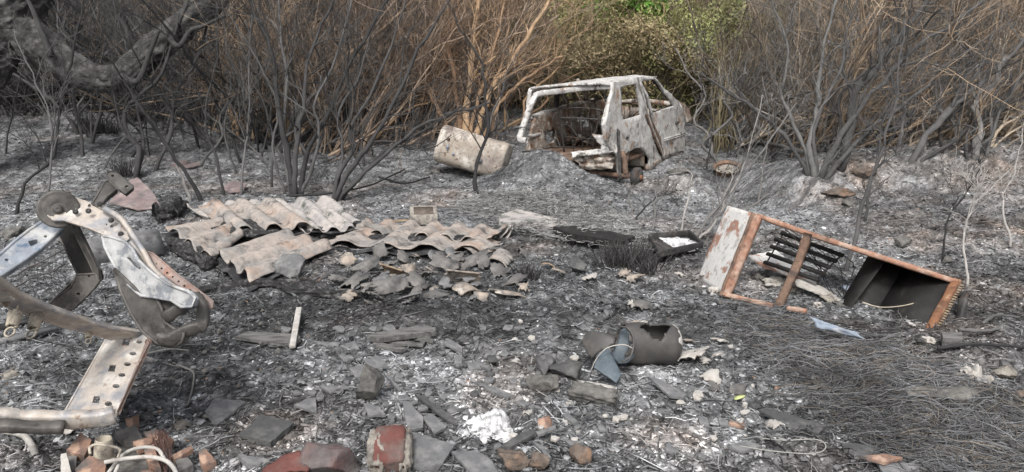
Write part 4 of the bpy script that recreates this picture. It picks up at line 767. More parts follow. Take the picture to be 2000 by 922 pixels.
# ------------------------------------------------------------------ corrugated sheets
def corr(label, p00, p10, p11, p01, waves, amp, mat, seed, under=None, bend=0.0, rag=0.04, twist=0.0, th=0.009, ph=0.0, group='corrugated sheet pieces', lift=0.955):
    """p00->p10 runs across the waves, p00->p01 along them; each corner (px, py, height above ground at that pixel's spot, or ('d', depth))"""
    c = []
    kd = lift; amp = amp*0.97
    for q in (p00, p10, p11, p01):
        if len(q) == 4: c.append(P(q[0], q[1], q[3]*kd))
        else: c.append(at(q[0], q[1], q[2]))
    a, b, cc_, d = c; r = np.random.default_rng(seed); nx, ny = waves*14+1, 26; u, v = np.meshgrid(np.linspace(0, 1, nx), np.linspace(0, 1, ny))
    uu_ = u; rg = rag*fbm(u*7+seed, u*0+seed, 3, seed); vv_ = v*(1+0.6*rg*(v > 0.5))+(1-v)*(rg*0.8); uu_ = u+(u-0.5)*0.6*rag*fbm(v*6, v*0+seed, 3, seed+4)*2*np.abs(u-0.5)*2
    V = a*((1-uu_)*(1-vv_))[..., None]+b*(uu_*(1-vv_))[..., None]+cc_*(uu_*vv_)[..., None]+d*((1-uu_)*vv_)[..., None]
    n = nrm(np.cross(b-a, d-a)); n = n if n[2] > 0 else -n
    dd = amp*(np.cos(2*PI*waves*u+ph*2*PI)-0.12*np.cos(6*PI*waves*u+6*PI*ph))+bend*np.sin(PI*u)+twist*(u-0.5)*(v-0.5)+0.008*fbm(u*5, v*5, 2, seed)
    V = V+n*dd[..., None]; I = np.arange(nx*ny).reshape(ny, nx)
    o = MB().add(V.reshape(-1, 3), np.stack([I[:-1, :-1], I[:-1, 1:], I[1:, 1:], I[1:, :-1]], -1).reshape(-1, 4)).build('corrugated_sheet', mat, loc=(a+b+cc_+d)/4); solid(o, th, 0)
    return tag(o, label, 'corrugated sheet', group)
dS = 7.35
corr('pale corrugated sheet at the back and top of the broken stack', (362, 402, 0, 8.15), (640, 388, 0, 8.15), (700, 437, 0, 7.3), (420, 448, 0, 7.3), 6, 0.042, M['sheetpale'], 1, rag=0.05, ph=0.1)
corr('orange brown corrugated piece lying on top of the pale one', (385, 398, 0, 7.75), (545, 392, 0, 7.75), (612, 440, 0, 7.0), (442, 450, 0, 7.0), 3, 0.042, M['sheet'], 2, rag=0.03, ph=0.35, lift=0.935)
corr('mossy corrugated piece right of the orange brown one', (555, 412, 0, 7.55), (650, 412, 0, 7.55), (694, 446, 0, 7.05), (590, 452, 0, 7.02), 3, 0.03, M['sheetpale'], 3, rag=0.08, ph=0.2, lift=0.935)
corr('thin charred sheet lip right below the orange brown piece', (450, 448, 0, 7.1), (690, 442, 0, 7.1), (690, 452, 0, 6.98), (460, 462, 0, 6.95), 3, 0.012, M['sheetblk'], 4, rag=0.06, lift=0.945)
corr('tan corrugated piece at the left of the stack', (322, 442, 0, 6.9), (412, 505, 0, 6.15), (476, 458, 0, 6.75), (420, 424, 0, 7.3), 3, 0.036, M['sheet'], 5, rag=0.05, ph=0.3)
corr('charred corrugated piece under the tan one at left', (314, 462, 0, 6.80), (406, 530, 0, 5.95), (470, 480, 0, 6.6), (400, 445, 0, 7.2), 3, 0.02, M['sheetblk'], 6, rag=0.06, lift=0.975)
corr('tan corrugated piece at the front of the stack behind the boulder', (418, 488, 0, 6.25), (492, 542, 0, 5.6), (655, 478, 0, 6.35), (545, 448, 0, 6.95), 3, 0.036, M['sheet'], 7, rag=0.06, ph=0.4)
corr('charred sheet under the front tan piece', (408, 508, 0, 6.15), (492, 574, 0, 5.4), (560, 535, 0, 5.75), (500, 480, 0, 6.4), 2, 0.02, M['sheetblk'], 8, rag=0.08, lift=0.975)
corr('pinkish corrugated piece on the right of the stack', (690, 452, 0, 7.0), (962, 470, 0, 6.75), (992, 444, 0, 7.15), (715, 432, 0, 7.5), 6, 0.032, M['sheet'], 9, rag=0.05, ph=0.0, lift=0.94)
corr('long tan corrugated piece below the pinkish one', (628, 474, 0, 6.65), (960, 488, 0, 6.45), (975, 466, 0, 6.85), (680, 448, 0, 7.05), 4, 0.030, M['sheet'], 10, rag=0.06, ph=0.5, lift=0.945)
corr('dark corrugated piece drooping at the right end of the stack', (870, 478, 0, 6.6), (990, 520, 0, 6.1), (1002, 500, 0, 6.35), (890, 462, 0, 6.8), 2, 0.035, M['sheet'], 11, rag=0.1, ph=0.3)
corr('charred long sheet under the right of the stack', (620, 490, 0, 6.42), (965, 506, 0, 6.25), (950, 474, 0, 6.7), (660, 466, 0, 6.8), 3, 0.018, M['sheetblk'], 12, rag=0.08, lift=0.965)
for i, (pts, lb) in enumerate([([(945, 474), (968, 465), (985, 452), (996, 438)], 'curved pale sheet strip at the right tip of the stack, upper one'), ([(940, 482), (970, 474), (990, 460), (1000, 443)], 'curved pale sheet strip at the right tip of the stack, lower one')]):
    m = MB(); hd0 = hd; sec(m, [P(q[0], q[1], 6.7) for q in pts], 0.16, 0.012, 20, (0, 1, 0.1)); o = m.build('sheet_strip', M['sheetpale'], loc=P(*pts[0], 6.7)); tag(o, lb, 'sheet strip')
# dirt and timber under the stack so that it is carried
def rock(name, label, cat, px, py, rx, ry, rz, mat, seed, rough=0.16, planes=7, sink=0.35, rot=0.0, group=None, up=0.0, tilt=0.0, sub=4):
    c = at(px, py)
    bm = bmesh.new(); bmesh.ops.create_icosphere(bm, subdivisions=sub, radius=1); rr = random.Random(seed)
    pls = []
    for _ in range(int(planes*1.8)+3 if planes else 0):
        n = Vector((rr.gauss(0, 1), rr.gauss(0, 1), rr.gauss(0, 1))).normalized(); pls.append((n, rr.uniform(0.38, 0.78)))
    for v in bm.verts:
        p = v.co.copy()
        for n, d in pls:
            k = p.dot(n)-d
            if k > 0: p -= n*k
        p += v.co.normalized()*(rough*0.7*mnoise.fractal(p*2.2+Vector((seed, 0, 0)), 0.7, 2.0, 6)+0.03*mnoise.noise(p*11))
        v.co = Vector((p.x*rx, p.y*ry, p.z*rz))
    Rm = Matrix.Rotation(rot, 3, 'Z') @ Matrix.Rotation(tilt, 3, 'Y'); bmesh.ops.rotate(bm, cent=(0, 0, 0), matrix=Rm, verts=bm.verts)
    cz = c+np.array([0, 0, rz*(1-sink)*0.75+up]); bmesh.ops.translate(bm, vec=Vector(cz), verts=bm.verts)
    o = bmobj(name, bm, mat, None, True, loc=c); return tag(o, label, cat, group)
rock('rubble_mound', 'dark earthen rubble heap carrying the right end of the corrugated stack', 'rubble', 800, 470, 0.60, 0.12, 0.04, M['char'], 91, 0.3, 0, 0.4)
rock('rubble_mound', 'dark earthen rubble heap under the left of the corrugated stack', 'rubble', 500, 455, 0.55, 0.28, 0.08, M['char'], 92, 0.3, 0, 0.5)
# ------------------------------------------------------------------ brick box on the stack
p0 = P(801, 440, 7.1); root = thing('hollow_brick', 'yellowish hollow brick lying on the pinkish corrugated piece', 'brick', p0)
bp = PL((801, 440, 7.1), (855, 440, 7.05), (801, 425, 7.12)); bk = np.array([-0.03, 0.22, 0.06])
A_, B_ = P(801, 440, 7.1), P(855, 439, 7.05); hgt = np.array([0, 0.01, 0.085])
m = MB(); m.box((A_+B_)/2+hgt/2+bk/2, (B_-A_)/2, bk/2, hgt/2); o = m.build('block', M['mortar'], root, False); bevel(o, 0.006)
m = MB(); m.box((A_+B_)/2+hgt*1.02+bk/2, (B_-A_)*0.36, bk*0.33, hgt*0.03); m.build('recess', M['rockbrn'], root, False)
m = MB(); m.bar(P(764, 432, 7.2), P(806, 430, 7.2), 0.05, 0.02); o = m.build('lath', M['woodbrn'], loc=P(764, 432, 7.2)); tag(o, 'small wooden slat just left of the yellowish brick', 'slat')
# ------------------------------------------------------------------ slabs and shards traced on the ground
def slab(name, label, cat, poly, mat, th=0.012, up=0.02, tilt=(0, 0), group=None, ox=0, oy=0, sc=1.0, amp=0.8, curl=0.0):
    up *= 0.75 if th < .02 else 1.0; poly = [(ox+a/sc, oy+b/sc) for a, b in poly]; poly = jag(poly, amp, 6); P3 = [at(a, b, up) for a, b in poly]; c = sum(P3)/len(P3)
    X = np.array(P3); zc = float(H(c[0], c[1]))+up
    for p in X: p[2] = zc+tilt[0]*(p[0]-c[0])+tilt[1]*(p[1]-c[1])
    # re-project so that the tilted slab keeps its outline
    for i, (a, b) in enumerate(poly):
        r_ = ray(a, b); n = np.array([-tilt[0], -tilt[1], 1.0]); t = np.dot(n, np.array([c[0], c[1], zc])-CAM)/np.dot(n, r_); X[i] = CAM+r_*t
    tris = geometry.tessellate_polygon([[Vector((p[0], p[1], 0)) for p in X]]); bm = bmesh.new(); vs = [bm.verts.new(p) for p in X]
    for t in tris:
        try: bm.faces.new([vs[i] for i in t])
        except ValueError: pass
    bmesh.ops.recalc_face_normals(bm, faces=bm.faces); r_ = bmesh.ops.extrude_face_region(bm, geom=bm.faces[:])
    bmesh.ops.translate(bm, vec=(0, 0, -th), verts=[q for q in r_['geom'] if isinstance(q, bmesh.types.BMVert)]); bmesh.ops.recalc_face_normals(bm, faces=bm.faces)
    o = bmobj(name, bm, mat, None, False, loc=c); return tag(o, label, cat, group)
z5 = dict(ox=420, oy=620, sc=3.054); z6 = dict(ox=900, oy=680, sc=3.333); z7 = dict(ox=1400, oy=560, sc=2.547); z2 = dict(ox=0, oy=600, sc=2.864); z4 = dict(ox=620, oy=400, sc=4.19)
SG = 'slate shards on the foreground ash'
for i, (pl, mt, up, tl, lb, z) in enumerate([
    ([(145, 700), (275, 578), (470, 625), (330, 745)], 'slatedk', .035, (0, .05), 'dark four sided slate lying alone in the lower left foreground', z5),
    ([(-60, 560), (0, 480), (185, 500), (0, 650)], 'slate', .03, (0, .05), 'grey triangular slate left of the dark four sided one', z5),
    ([(1140, 672), (1430, 757), (1320, 925), (1175, 885)], 'slate', .045, (.05, .12), 'large grey slate right of the mortared brick at the bottom edge', z5),
    ([(1115, 495), (1150, 500), (1240, 590), (1240, 655), (1150, 675)], 'slate', .04, (0, .25), 'bluish slate above the large one by the mortared brick', z5),
    ([(1240, 595), (1290, 572), (1380, 650), (1310, 695)], 'slate', .045, (-.1, .15), 'small bluish slate right of the upright bluish one', z5),
    ([(880, 505), (975, 530), (1020, 580), (915, 582)], 'slate', .03, (0, .15), 'light slate with a pale edge below the round stone', z5),
    ([(470, 520), (560, 480), (600, 480), (605, 570), (540, 545)], 'slate', .03, (.1, .1), 'pale pointed slate above the dark four sided one', z5),
    ([(620, 405), (760, 410), (690, 450)], 'slate', .02, (0, .1), 'flat grey slate left of the round stone', z5),
    ([(800, 300), (890, 280), (915, 320), (845, 370)], 'slate', .03, (0, .2), 'bluish slate leaning against the round stone', z5),
    ([(885, 250), (930, 250), (1000, 305), (930, 325)], 'slate', .05, (0, .2), 'grey slate lying on others behind the round stone', z5),
    ([(925, 240), (970, 225), (1035, 290), (985, 298)], 'slate', .06, (0, .2), 'topmost slate of the little pile behind the round stone', z5),
    ([(1005, 330), (1040, 345), (1120, 440), (1100, 440)], 'slate', .05, (-.1, .2), 'long narrow slate right of the round stone', z5),
    ([(1410, 800), (1560, 790), (1649, 850), (1700, 950), (1560, 960)], 'slate', .045, (0, .1), 'broad light grey slate cut by the bottom edge right of centre', z5),
    ([(715, 198), (830, 240), (775, 268)], 'slate', .02, (0, .1), 'three cornered slate below the weathered boards', z5),
    ([(745, 165), (830, 140), (860, 185), (745, 200)], 'slate', .02, (0, .1), 'small slate just above the three cornered one', z5),
    ([(575, 140), (740, 150), (735, 190)], 'slate', .02, (0, .1), 'wedge shaped slate right of the white stick', z5),
    ([(1190, 455), (1250, 480), (1450, 610), (1440, 645), (1380, 610)], 'slatedk', .05, (-.1, .1), 'long dark splinter left of the white ash heap', z5),
    ([(1360, 150), (1400, 130), (1475, 175), (1475, 210)], 'slate', .04, (0, .2), 'bluish slate right of the weathered boards', z5),
    ([(1430, 225), (1470, 225), (1470, 300), (1430, 290)], 'slate', .03, (0, .4), 'small upright bluish slate above the white ash heap', z5),
    ([(1500, 270), (1560, 265), (1590, 310), (1520, 325)], 'slate', .03, (0, .2), 'rounded grey slate above the white ash heap', z5),
    ([(1550, 245), (1649, 300), (1640, 315), (1560, 275)], 'slate', .04, (0, .1), 'narrow light slate right of the rounded one', z5),
    ([(1220, 185), (1290, 200), (1470, 300), (1440, 320), (1360, 310)], 'slate', .05, (0, .25), 'long grey slate below the broken jug', z6),
    ([(1540, 425), (1600, 450), (1620, 510), (1560, 500)], 'slate', .03, (0, .2), 'grey slate left of the terracotta strip', z6),
    ([(1670, 440), (1740, 470), (1745, 505), (1690, 500)], 'slate', .03, (0, .2), 'small slate touching the terracotta strip', z6),
    ([(1340, 620), (1370, 622), (1400, 690), (1335, 665)], 'slate', .03, (0, .3), 'small pointed bluish slate alone in the lower right centre', z6),
    ([(1745, 640), (1850, 610), (1950, 640), (1830, 670)], 'slate', .03, (0, .1), 'flat grey slate below the dark crossed twigs', z6),
    ([(70, 215), (140, 225), (350, 305), (290, 320)], 'slate', .03, (0, .1), 'long grey slate behind the white ash heap', z6),
    ([(340, 345), (420, 345), (530, 390), (440, 395)], 'slate', .02, (0, .1), 'flat slate right of the white ash heap', z6),
    ([(665, 590), (800, 610), (720, 635)], 'slate', .02, (0, .1), 'thin light slate above the brown stone at the bottom', z6),
    ([(460, 600), (570, 650), (520, 660)], 'slate', .03, (0, .1), 'small slate above the brown stones', z6),
    ([(520, 655), (555, 660), (590, 715), (560, 710)], 'slate', .03, (0, .1), 'narrow slate between the brown stones', z6),
    ([(660, 430), (700, 420), (765, 480), (730, 488)], 'slate', .03, (0, .1), 'grey slate right of the leaning terracotta chip', z6),
    ([(90, 70), (130, 80), (200, 135), (180, 142)], 'slate', .03, (0, .1), 'small pale slate up the slope from the white ash heap', z6),
    ([(250, 640), (380, 560), (475, 525), (480, 560), (330, 640)], 'slatedk', .03, (0, .1), 'dark splintered board below the white ash heap', z6),
    ([(490, 545), (610, 500), (620, 520), (500, 565)], 'slate', .05, (0, .1), 'thin grey splinter beside the leaning terracotta chip', z6),
    ([(210, 610), (250, 600), (545, 690), (480, 755), (420, 740)], 'slatedk', .03, (0, .08), 'big dark thin plate at the foot of the wire netting', z7),
    ([(720, 840), (830, 830), (925, 850), (830, 875)], 'terra', .06, (0, .1), 'terracotta edged tile on top of the slates at the bottom right', z7),
    ([(795, 870), (1000, 880), (1060, 905), (960, 940), (830, 935)], 'slate', .03, (0, .1), 'slate under the terracotta edged tile', z7),
    ([(620, 775), (800, 790), (790, 850), (640, 830)], 'slatedk', .02, (0, .1), 'dark slate above the terracotta edged tile', z7),
    ([(60, 785), (150, 770), (225, 790), (130, 820)], 'slate', .03, (0, .1), 'flat slate beside the thin wire loop', z7)]):
    slab('slate_shard', lb, 'slate', pl, M[mt], 0.012 if i else 0.025, up, tl, SG, **z)
for pl, mt, lb, z, nm, th in [([(905, 105), (940, 95), (1240, 45), (1315, 58), (1315, 80), (1230, 92), (970, 125)], 'wood', 'thick weathered grey board in the middle foreground', z5, 'board', .03), ([(120, 115), (200, 82), (500, 100), (510, 125), (450, 158), (300, 140)], 'wood', 'flat weathered grey board under the white stick', z5, 'board', .02),
        ([(940, 150), (1000, 150), (1140, 180), (1110, 194), (960, 168)], 'wood', 'thin grey board just below the thick one', z5, 'board', .02), ([(1030, 135), (1250, 150), (1240, 165), (1040, 150)], 'wood', 'splintered lath between the thick and the thin board', z5, 'board', .015),
        ([(1180, 118), (1250, 108), (1310, 130), (1300, 138)], 'wood', 'short board end right of the thin grey board', z5, 'board', .02), ([(1120, 225), (1220, 225), (1225, 262), (1125, 255)], 'wood', 'short charred block right of the cabinet corner', z7, 'wood_block', .05)]:
    slab(nm, lb, 'board', pl, M[mt], th, th+0.012, (0, 0.04), None, **z)
m = MB(); m.bar(at(571, 678, .03), at(584, 602, .07), 0.035, 0.018); o = m.build('wood_stick', M['offwhite'], loc=at(571, 678)); tag(o, 'pale slim wooden stick pointing away across the grey board', 'stick'); bevel(o, 0.003)
m = MB(); m.bar(at(1588, 632, .02), at(1664, 644, .03), 0.03, 0.015); o = None
# pink sheets far left
slab('metal_sheet', 'faded pink bent sheet behind the seat frame', 'sheet', [(212, 395), (255, 350), (268, 346), (298, 375), (315, 405), (270, 410), (232, 400)], M['pink'], .01, .16, (-.1, .35), None)
slab('metal_sheet', 'pink sheet lying on the ash behind the corrugated stack', 'sheet', [(430, 366), (455, 352), (480, 358), (476, 374), (445, 376)], M['pink'], .01, .06, (0, .2), None)
slab('metal_sheet', 'small pink sheet behind the left slender saplings', 'sheet', [(318, 326), (330, 308), (390, 310), (392, 322), (350, 330)], M['pink'], .01, .02, (0, .1), None)
# ------------------------------------------------------------------ rocks, bricks
for a in [('boulder', 'big grey boulder in front of the tan corrugated piece', 'rock', 570, 542, .215, .15, .15, 'slate', 11, .14, 9, .2, 0.1), ('rock', 'dark angular rock right of the tile heap', 'rock', 1128, 532, .125, .1, .085, 'slatedk', 12, .12, 8, .2, 0),
          ('rock', 'round grey disc like stone among the slates', 'rock', 722, 782, .095, .06, .115, 'rock', 13, .10, 3, .1, 0), ('rock', 'dark broken rock left of the jug', 'rock', 1108, 738, .13, .09, .09, 'slatedk', 14, .12, 8, .2, 0.2),
          ('rock', 'grey wedge shaped rock touching the dark one left of the jug', 'rock', 1068, 728, .085, .07, .10, 'slate', 15, .12, 7, .2, 0.5), ('rock', 'half sunk round rock below the dark broken ones', 'rock', 1062, 760, .10, .08, .06, 'rock', 16, .10, 4, .3, 0),
          ('rock', 'brown lumpy stone at the bottom edge right of centre', 'rock', 1133, 902, .07, .06, .06, 'rockbrn', 17, .14, 7, .3, 0), ('rock', 'orange brown stone left of the other brown one at the bottom', 'rock', 1000, 910, .085, .07, .06, 'rockbrn', 18, .16, 7, .3, 0),
          ('rock', 'small brown stone between the two brown ones', 'rock', 1052, 912, .06, .05, .05, 'rockbrn', 19, .16, 7, .3, 0), ('rock', 'reddish grey flat faced rock at the bottom edge', 'rock', 655, 925, .14, .09, .12, 'rockred', 20, .08, 6, .2, .3),
          ('rock', 'pale stone half hidden by the wire netting', 'rock', 1842, 775, .17, .09, .06, 'rock', 21, .10, 3, .7, -.2), ('rock', 'tan stone on the bank above the ridge', 'rock', 1690, 345, .16, .12, .1, 'rockbrn', 22, .12, 6, .3, 0),
          ('rock', 'round pale stone on the slope above the cabinet', 'rock', 1655, 404, .09, .08, .07, 'rock', 23, .1, 5, .3, 0), ('rock', 'flat pale stone on the slope right of the dark sapling', 'rock', 1762, 480, .11, .08, .05, 'rock', 24, .1, 5, .3, 0),
          ('rock', 'brown clod beside the grey shrub foot', 'rock', 1635, 382, .2, .16, .09, 'rockbrn', 25, .2, 4, .4, 0), ('rock', 'earth clod on the ridge left of the grey shrub', 'rock', 1330, 338, .2, .16, .07, 'rock', 26, .2, 3, .4, 0),
          ('rock', 'dark rock at the far left behind the blue seat rail', 'rock', 25, 462, .12, .1, .08, 'rock', 27, .12, 5, .3, 0), ('rock', 'grey stone on the slope at the right edge', 'rock', 1850, 512, .06, .05, .04, 'rock', 28, .12, 5, .3, 0),
          ('rock', 'pale stone right of the netting near the edge', 'rock', 1960, 735, .07, .06, .05, 'mortar', 29, .1, 5, .3, 0), ('rock', 'orange brown stone at the right edge under the netting', 'rock', 1990, 775, .05, .04, .03, 'rockbrn', 30, .1, 5, .3, 0)]:
    rock(*a[:8], M[a[8]], *a[9:])
# oblong block
root = thing('concrete_block', 'oblong mortar crusted block with a pale upper edge below the jug', 'block', at(1158, 778)); lump_later = True
if False: rock('concrete_block', 'oblong mortar crusted block with a pale upper edge below the jug', 'block', 1158, 775, .15, .065, .065, M['rock'], 44, .10, 5, .05, -.55)
# brick with mortar
blk_root = root
p = at(763, 905); root = thing('mortared_brick', 'red brick crusted with mortar at the bottom edge', 'brick', p)
def lump(nm, c, sx, sy, sz, mat, seed, rough, parent, rot=0, sq=4):
    bm = bmesh.new(); bmesh.ops.create_icosphere(bm, subdivisions=4, radius=1)
    for v in bm.verts:
        q = v.co; s = (abs(q.x)**sq+abs(q.y)**sq+abs(q.z)**sq)**(-1/sq); q = q*s; q = q+v.co*rough*mnoise.fractal(q*3+Vector((seed, 0, 0)), 1, 2, 5); v.co = Vector((q.x*sx, q.y*sy, q.z*sz))
    bmesh.ops.rotate(bm, cent=(0, 0, 0), matrix=Matrix.Rotation(rot, 3, 'Z') @ Matrix.Rotation(0.3, 3, 'X'), verts=bm.verts); bmesh.ops.translate(bm, vec=Vector(c), verts=bm.verts); return bmobj(nm, bm, mat, parent, True)
bp_ = at(1158, 778); lump('block', bp_+[0, .0, .022], .115, .042, .036, M['rock'], 31, .28, blk_root, -.42, 7); lump('pale_crust', bp_+[0.015, .03, .056], .085, .014, .007, M['offwhite'], 33, .5, blk_root, -.42, 5)
lump('brick', p+[0.0, 0, .06], .065, .10, .055, M['red'], 3, .05, root, .1, 8)
lump('mortar', p+[-.048, -.01, .05], .04, .10, .06, M['mortar'], 5, .35, root, .1); lump('mortar', p+[.062, 0, .045], .03, .09, .055, M['mortar'], 8, .4, root, .1); lump('mortar', p+[-.0, .085, .07], .07, .04, .05, M['mortar'], 9, .3, root, .1)
m = MB(); A = spline([at(515, 930, .02), at(560, 905, .06), at(605, 900, .07)], 14); sec(m, A, 0.10, 0.014, 20, (0.2, 1, 0.3)); o = m.build('curved_tile', M['red'], loc=A[0]); tag(o, 'dark red curved tile at the bottom edge left of the reddish rock', 'tile')
slab('tile', 'small ridged grey tile at the bottom left of the curved red one', 'tile', [(135, 815), (170, 820), (330, 845), (270, 890), (190, 870)], M['slate'], .025, .035, (0, .1), None, **z5)
# ------------------------------------------------------------------ curved tile and pottery fragments
def curved(name, label, cat, px, py, rad, arc, length, mat, th, rot, pitch, roll, seed, group=None, up=0.03, jagg=0.25, dflt=None):
    c = at(px, py)+np.array([0, 0, up]); r = np.random.default_rng(seed); nx, ny = 18, 12; u, v = np.meshgrid(np.linspace(-1, 1, nx), np.linspace(-1, 1, ny))
    e1 = 1-jagg*np.abs(fbm(v*1.6+seed, v*0+seed, 2, seed))*2; e2 = 1-jagg*np.abs(fbm(u*1.8+seed*2, u*0+3, 2, seed+3))*2.2
    sk = r.uniform(-0.4, 0.4); t = u*arc/2*e1; l = v*length/2*e2+sk*u*length/3
    V = np.stack([rad*np.sin(t), l, rad*np.cos(t)-rad], -1); V[..., 2] += 0.003*fbm(u*3, v*3, 2, seed)
    Rm = np.array(Matrix.Rotation(rot, 3, 'Z') @ Matrix.Rotation(pitch, 3, 'X') @ Matrix.Rotation(roll, 3, 'Y')); V = V@Rm.T+c
    mn = V[..., 2].min(); gz = float(H(c[0], c[1])); V[..., 2] += (gz-0.008-mn)+max(0, up-0.03)
    I = np.arange(nx*ny).reshape(ny, nx); o = MB().add(V.reshape(-1, 3), np.stack([I[:-1, :-1], I[:-1, 1:], I[1:, 1:], I[1:, :-1]], -1).reshape(-1, 4)).build(name, mat, loc=c); solid(o, th, 0)
    return tag(o, label, cat, group)
TG = 'broken tile fragments heaped below the corrugated stack'
for i, (x, y, rad, arc, ln, mt, rot, pi_, ro, lb) in enumerate([
    (740, 512, .11, 1.5, .20, 'pot', .5, .9, -.9, 'tall grey tile fragment standing upright under the charred sheet'), (675, 520, .10, 2.2, .18, 'potpale', -.7, .5, .2, 'pale ended curved tile at the left end of the tile heap'), (715, 530, .12, 1.5, .30, 'pot', -1.0, .35, .3, 'grey curved tile behind the pale ended one'),
    (770, 545, .14, 1.2, .24, 'woodbrn', 1.4, .25, .8, 'brown tile fragment left of the loop shaped one'), (800, 545, .06, 4.2, .16, 'potpale', .3, 1.2, 0, 'pale loop shaped tile ring in the middle of the tile heap'), (820, 562, .16, 1.4, .26, 'pot', .9, .5, .2, 'large grey pointed fragment right of the loop shaped one'),
    (690, 560, .16, 1.5, .30, 'pot', -.4, .2, -.3, 'large grey domed tile at the lower left of the tile heap'), (755, 572, .22, .8, .42, 'pot', -1.3, .15, .6, 'long pale edged curved tile at the front of the tile heap'), (870, 530, .15, 1.2, .32, 'pot', 1.2, .3, -.4, 'grey curved tile in the middle right of the heap'),
    (905, 555, .13, 1.3, .36, 'potpale', 1.9, .2, .9, 'pale rimmed tile shell in the right half of the heap'), (915, 575, .14, 1.8, .22, 'potpale', .6, .1, .2, 'pale domed tile shell in front of the rimmed one'), (925, 520, .14, 1.3, .34, 'pot', -1.2, .3, .3, 'dark trough shaped tile in the right half of the heap'),
    (975, 535, .14, 1.2, .30, 'pot', .2, .2, .2, 'grey broad tile near the right end of the heap'), (1005, 555, .14, 1.2, .25, 'pot', -.5, .2, -.2, 'grey tile at the far right of the heap'), (885, 508, .12, 1.4, .22, 'slate', .4, .5, .5, 'light grey fragment just under the drooping sheet'),
    (940, 585, .07, 2.8, .14, 'potpale', 1.5, .1, 0, 'small pale arch shaped fragment at the front right of the heap'), (990, 580, .16, 1.1, .30, 'potpale', 1.5, .15, .3, 'thin pale curved fragment at the right front of the heap'), (840, 580, .15, .9, .26, 'pot', -1.0, .1, .2, 'flat dark fragment at the front centre of the heap'),
    (850, 512, .1, 1.3, .2, 'slate', .9, .6, .2, 'grey fragment leaning behind the heap'), (790, 515, .12, 1.2, .2, 'pot', .2, .4, .5, 'dark fragment behind the loop shaped one')]):
    curved('tile_fragment', lb, 'tile', x, y, rad*.85, arc, ln*.78, M[mt], .012, rot, pi_, ro, 300+i, TG)
rr2 = random.Random(8)
for i in range(46):
    x = rr2.uniform(660, 1030); y = rr2.uniform(495, 598); mt = rr2.choice(['pot', 'pot', 'slate', 'pot', 'potpale', 'slate'])
    curved('tile_fragment', {'pot': 'small dark tile chip lying among the bigger fragments of the heap', 'slate': 'small light grey tile chip lying among the bigger fragments of the heap', 'potpale': 'small pale tile chip lying among the bigger fragments of the heap'}[mt], 'tile', x, y,
           rr2.uniform(.06, .16), rr2.uniform(.5, 1.3), rr2.uniform(.07, .17), M[mt], .01, rr2.uniform(-3, 3), rr2.uniform(-.6, .6), rr2.uniform(-.7, .7), 400+i, TG+', '+mt.replace('pale', ' pale')+' chips', up=rr2.uniform(.03, .07), jagg=.5)
for i, (x, y, mt, lb, s) in enumerate([(1072, 525, 'woodbrn', 'brown pipe like fragment right of the tile heap', .14), (1090, 532, 'potpale', 'pale curved fragment beside the brown pipe like one', .12), (1215, 540, 'potpale', 'pale upright fragment below the wide grass tuft', .14), (1235, 550, 'potpale', 'pale horizontal fragment beside the upright one', .14),
        (1255, 605, 'pot', 'grey pointed roof tile fragment above the jug', .17), (1238, 600, 'offwhite', 'white flat fragment left of the pointed roof tile', .1), (1345, 705, 'offwhite', 'long white fragment right of the jug', .22), (1400, 697, 'offwhite', 'white chip right of the long white fragment', .08),
        (1375, 708, 'offwhite', 'pale chip between the jug and the netting', .07), (1392, 745, 'offwhite', 'white curled fragment below the pale chips', .12), (1345, 668, 'potpale', 'yellowish chip touching the right of the jug', .06), (1405, 668, 'offwhite', 'small white splinter at the edge of the netting', .08),
        (1390, 760, 'pot', 'grey curled pipe fragment below the white curled one', .08), (1440, 765, 'pot', 'curled grey fragment beside the green leaf', .09), (1380, 545, 'offwhite', 'white crumbled fragment left of the cabinet corner', .1), (1330, 540, 'offwhite', 'white scrap between the tray and the cabinet', .1),
        (1150, 545, 'offwhite', 'white flat scrap below the dark angular rock', .16), (1512, 832, 'offwhite', 'round whitish lump on the big dark plate', .08), (355, 838, 'mortar', 'flat pale crumbling piece beside the orange bricks', .09), (20, 740, 'mortar', 'pale flat scrap inside the seat base frame', .1)]):
    curved('fragment', lb, 'fragment', x, y, s*.6, 1.6, s, M[mt], .01, i*1.3, .2 if i % 2 else -.25, .3, 500+i, None, jagg=.5)
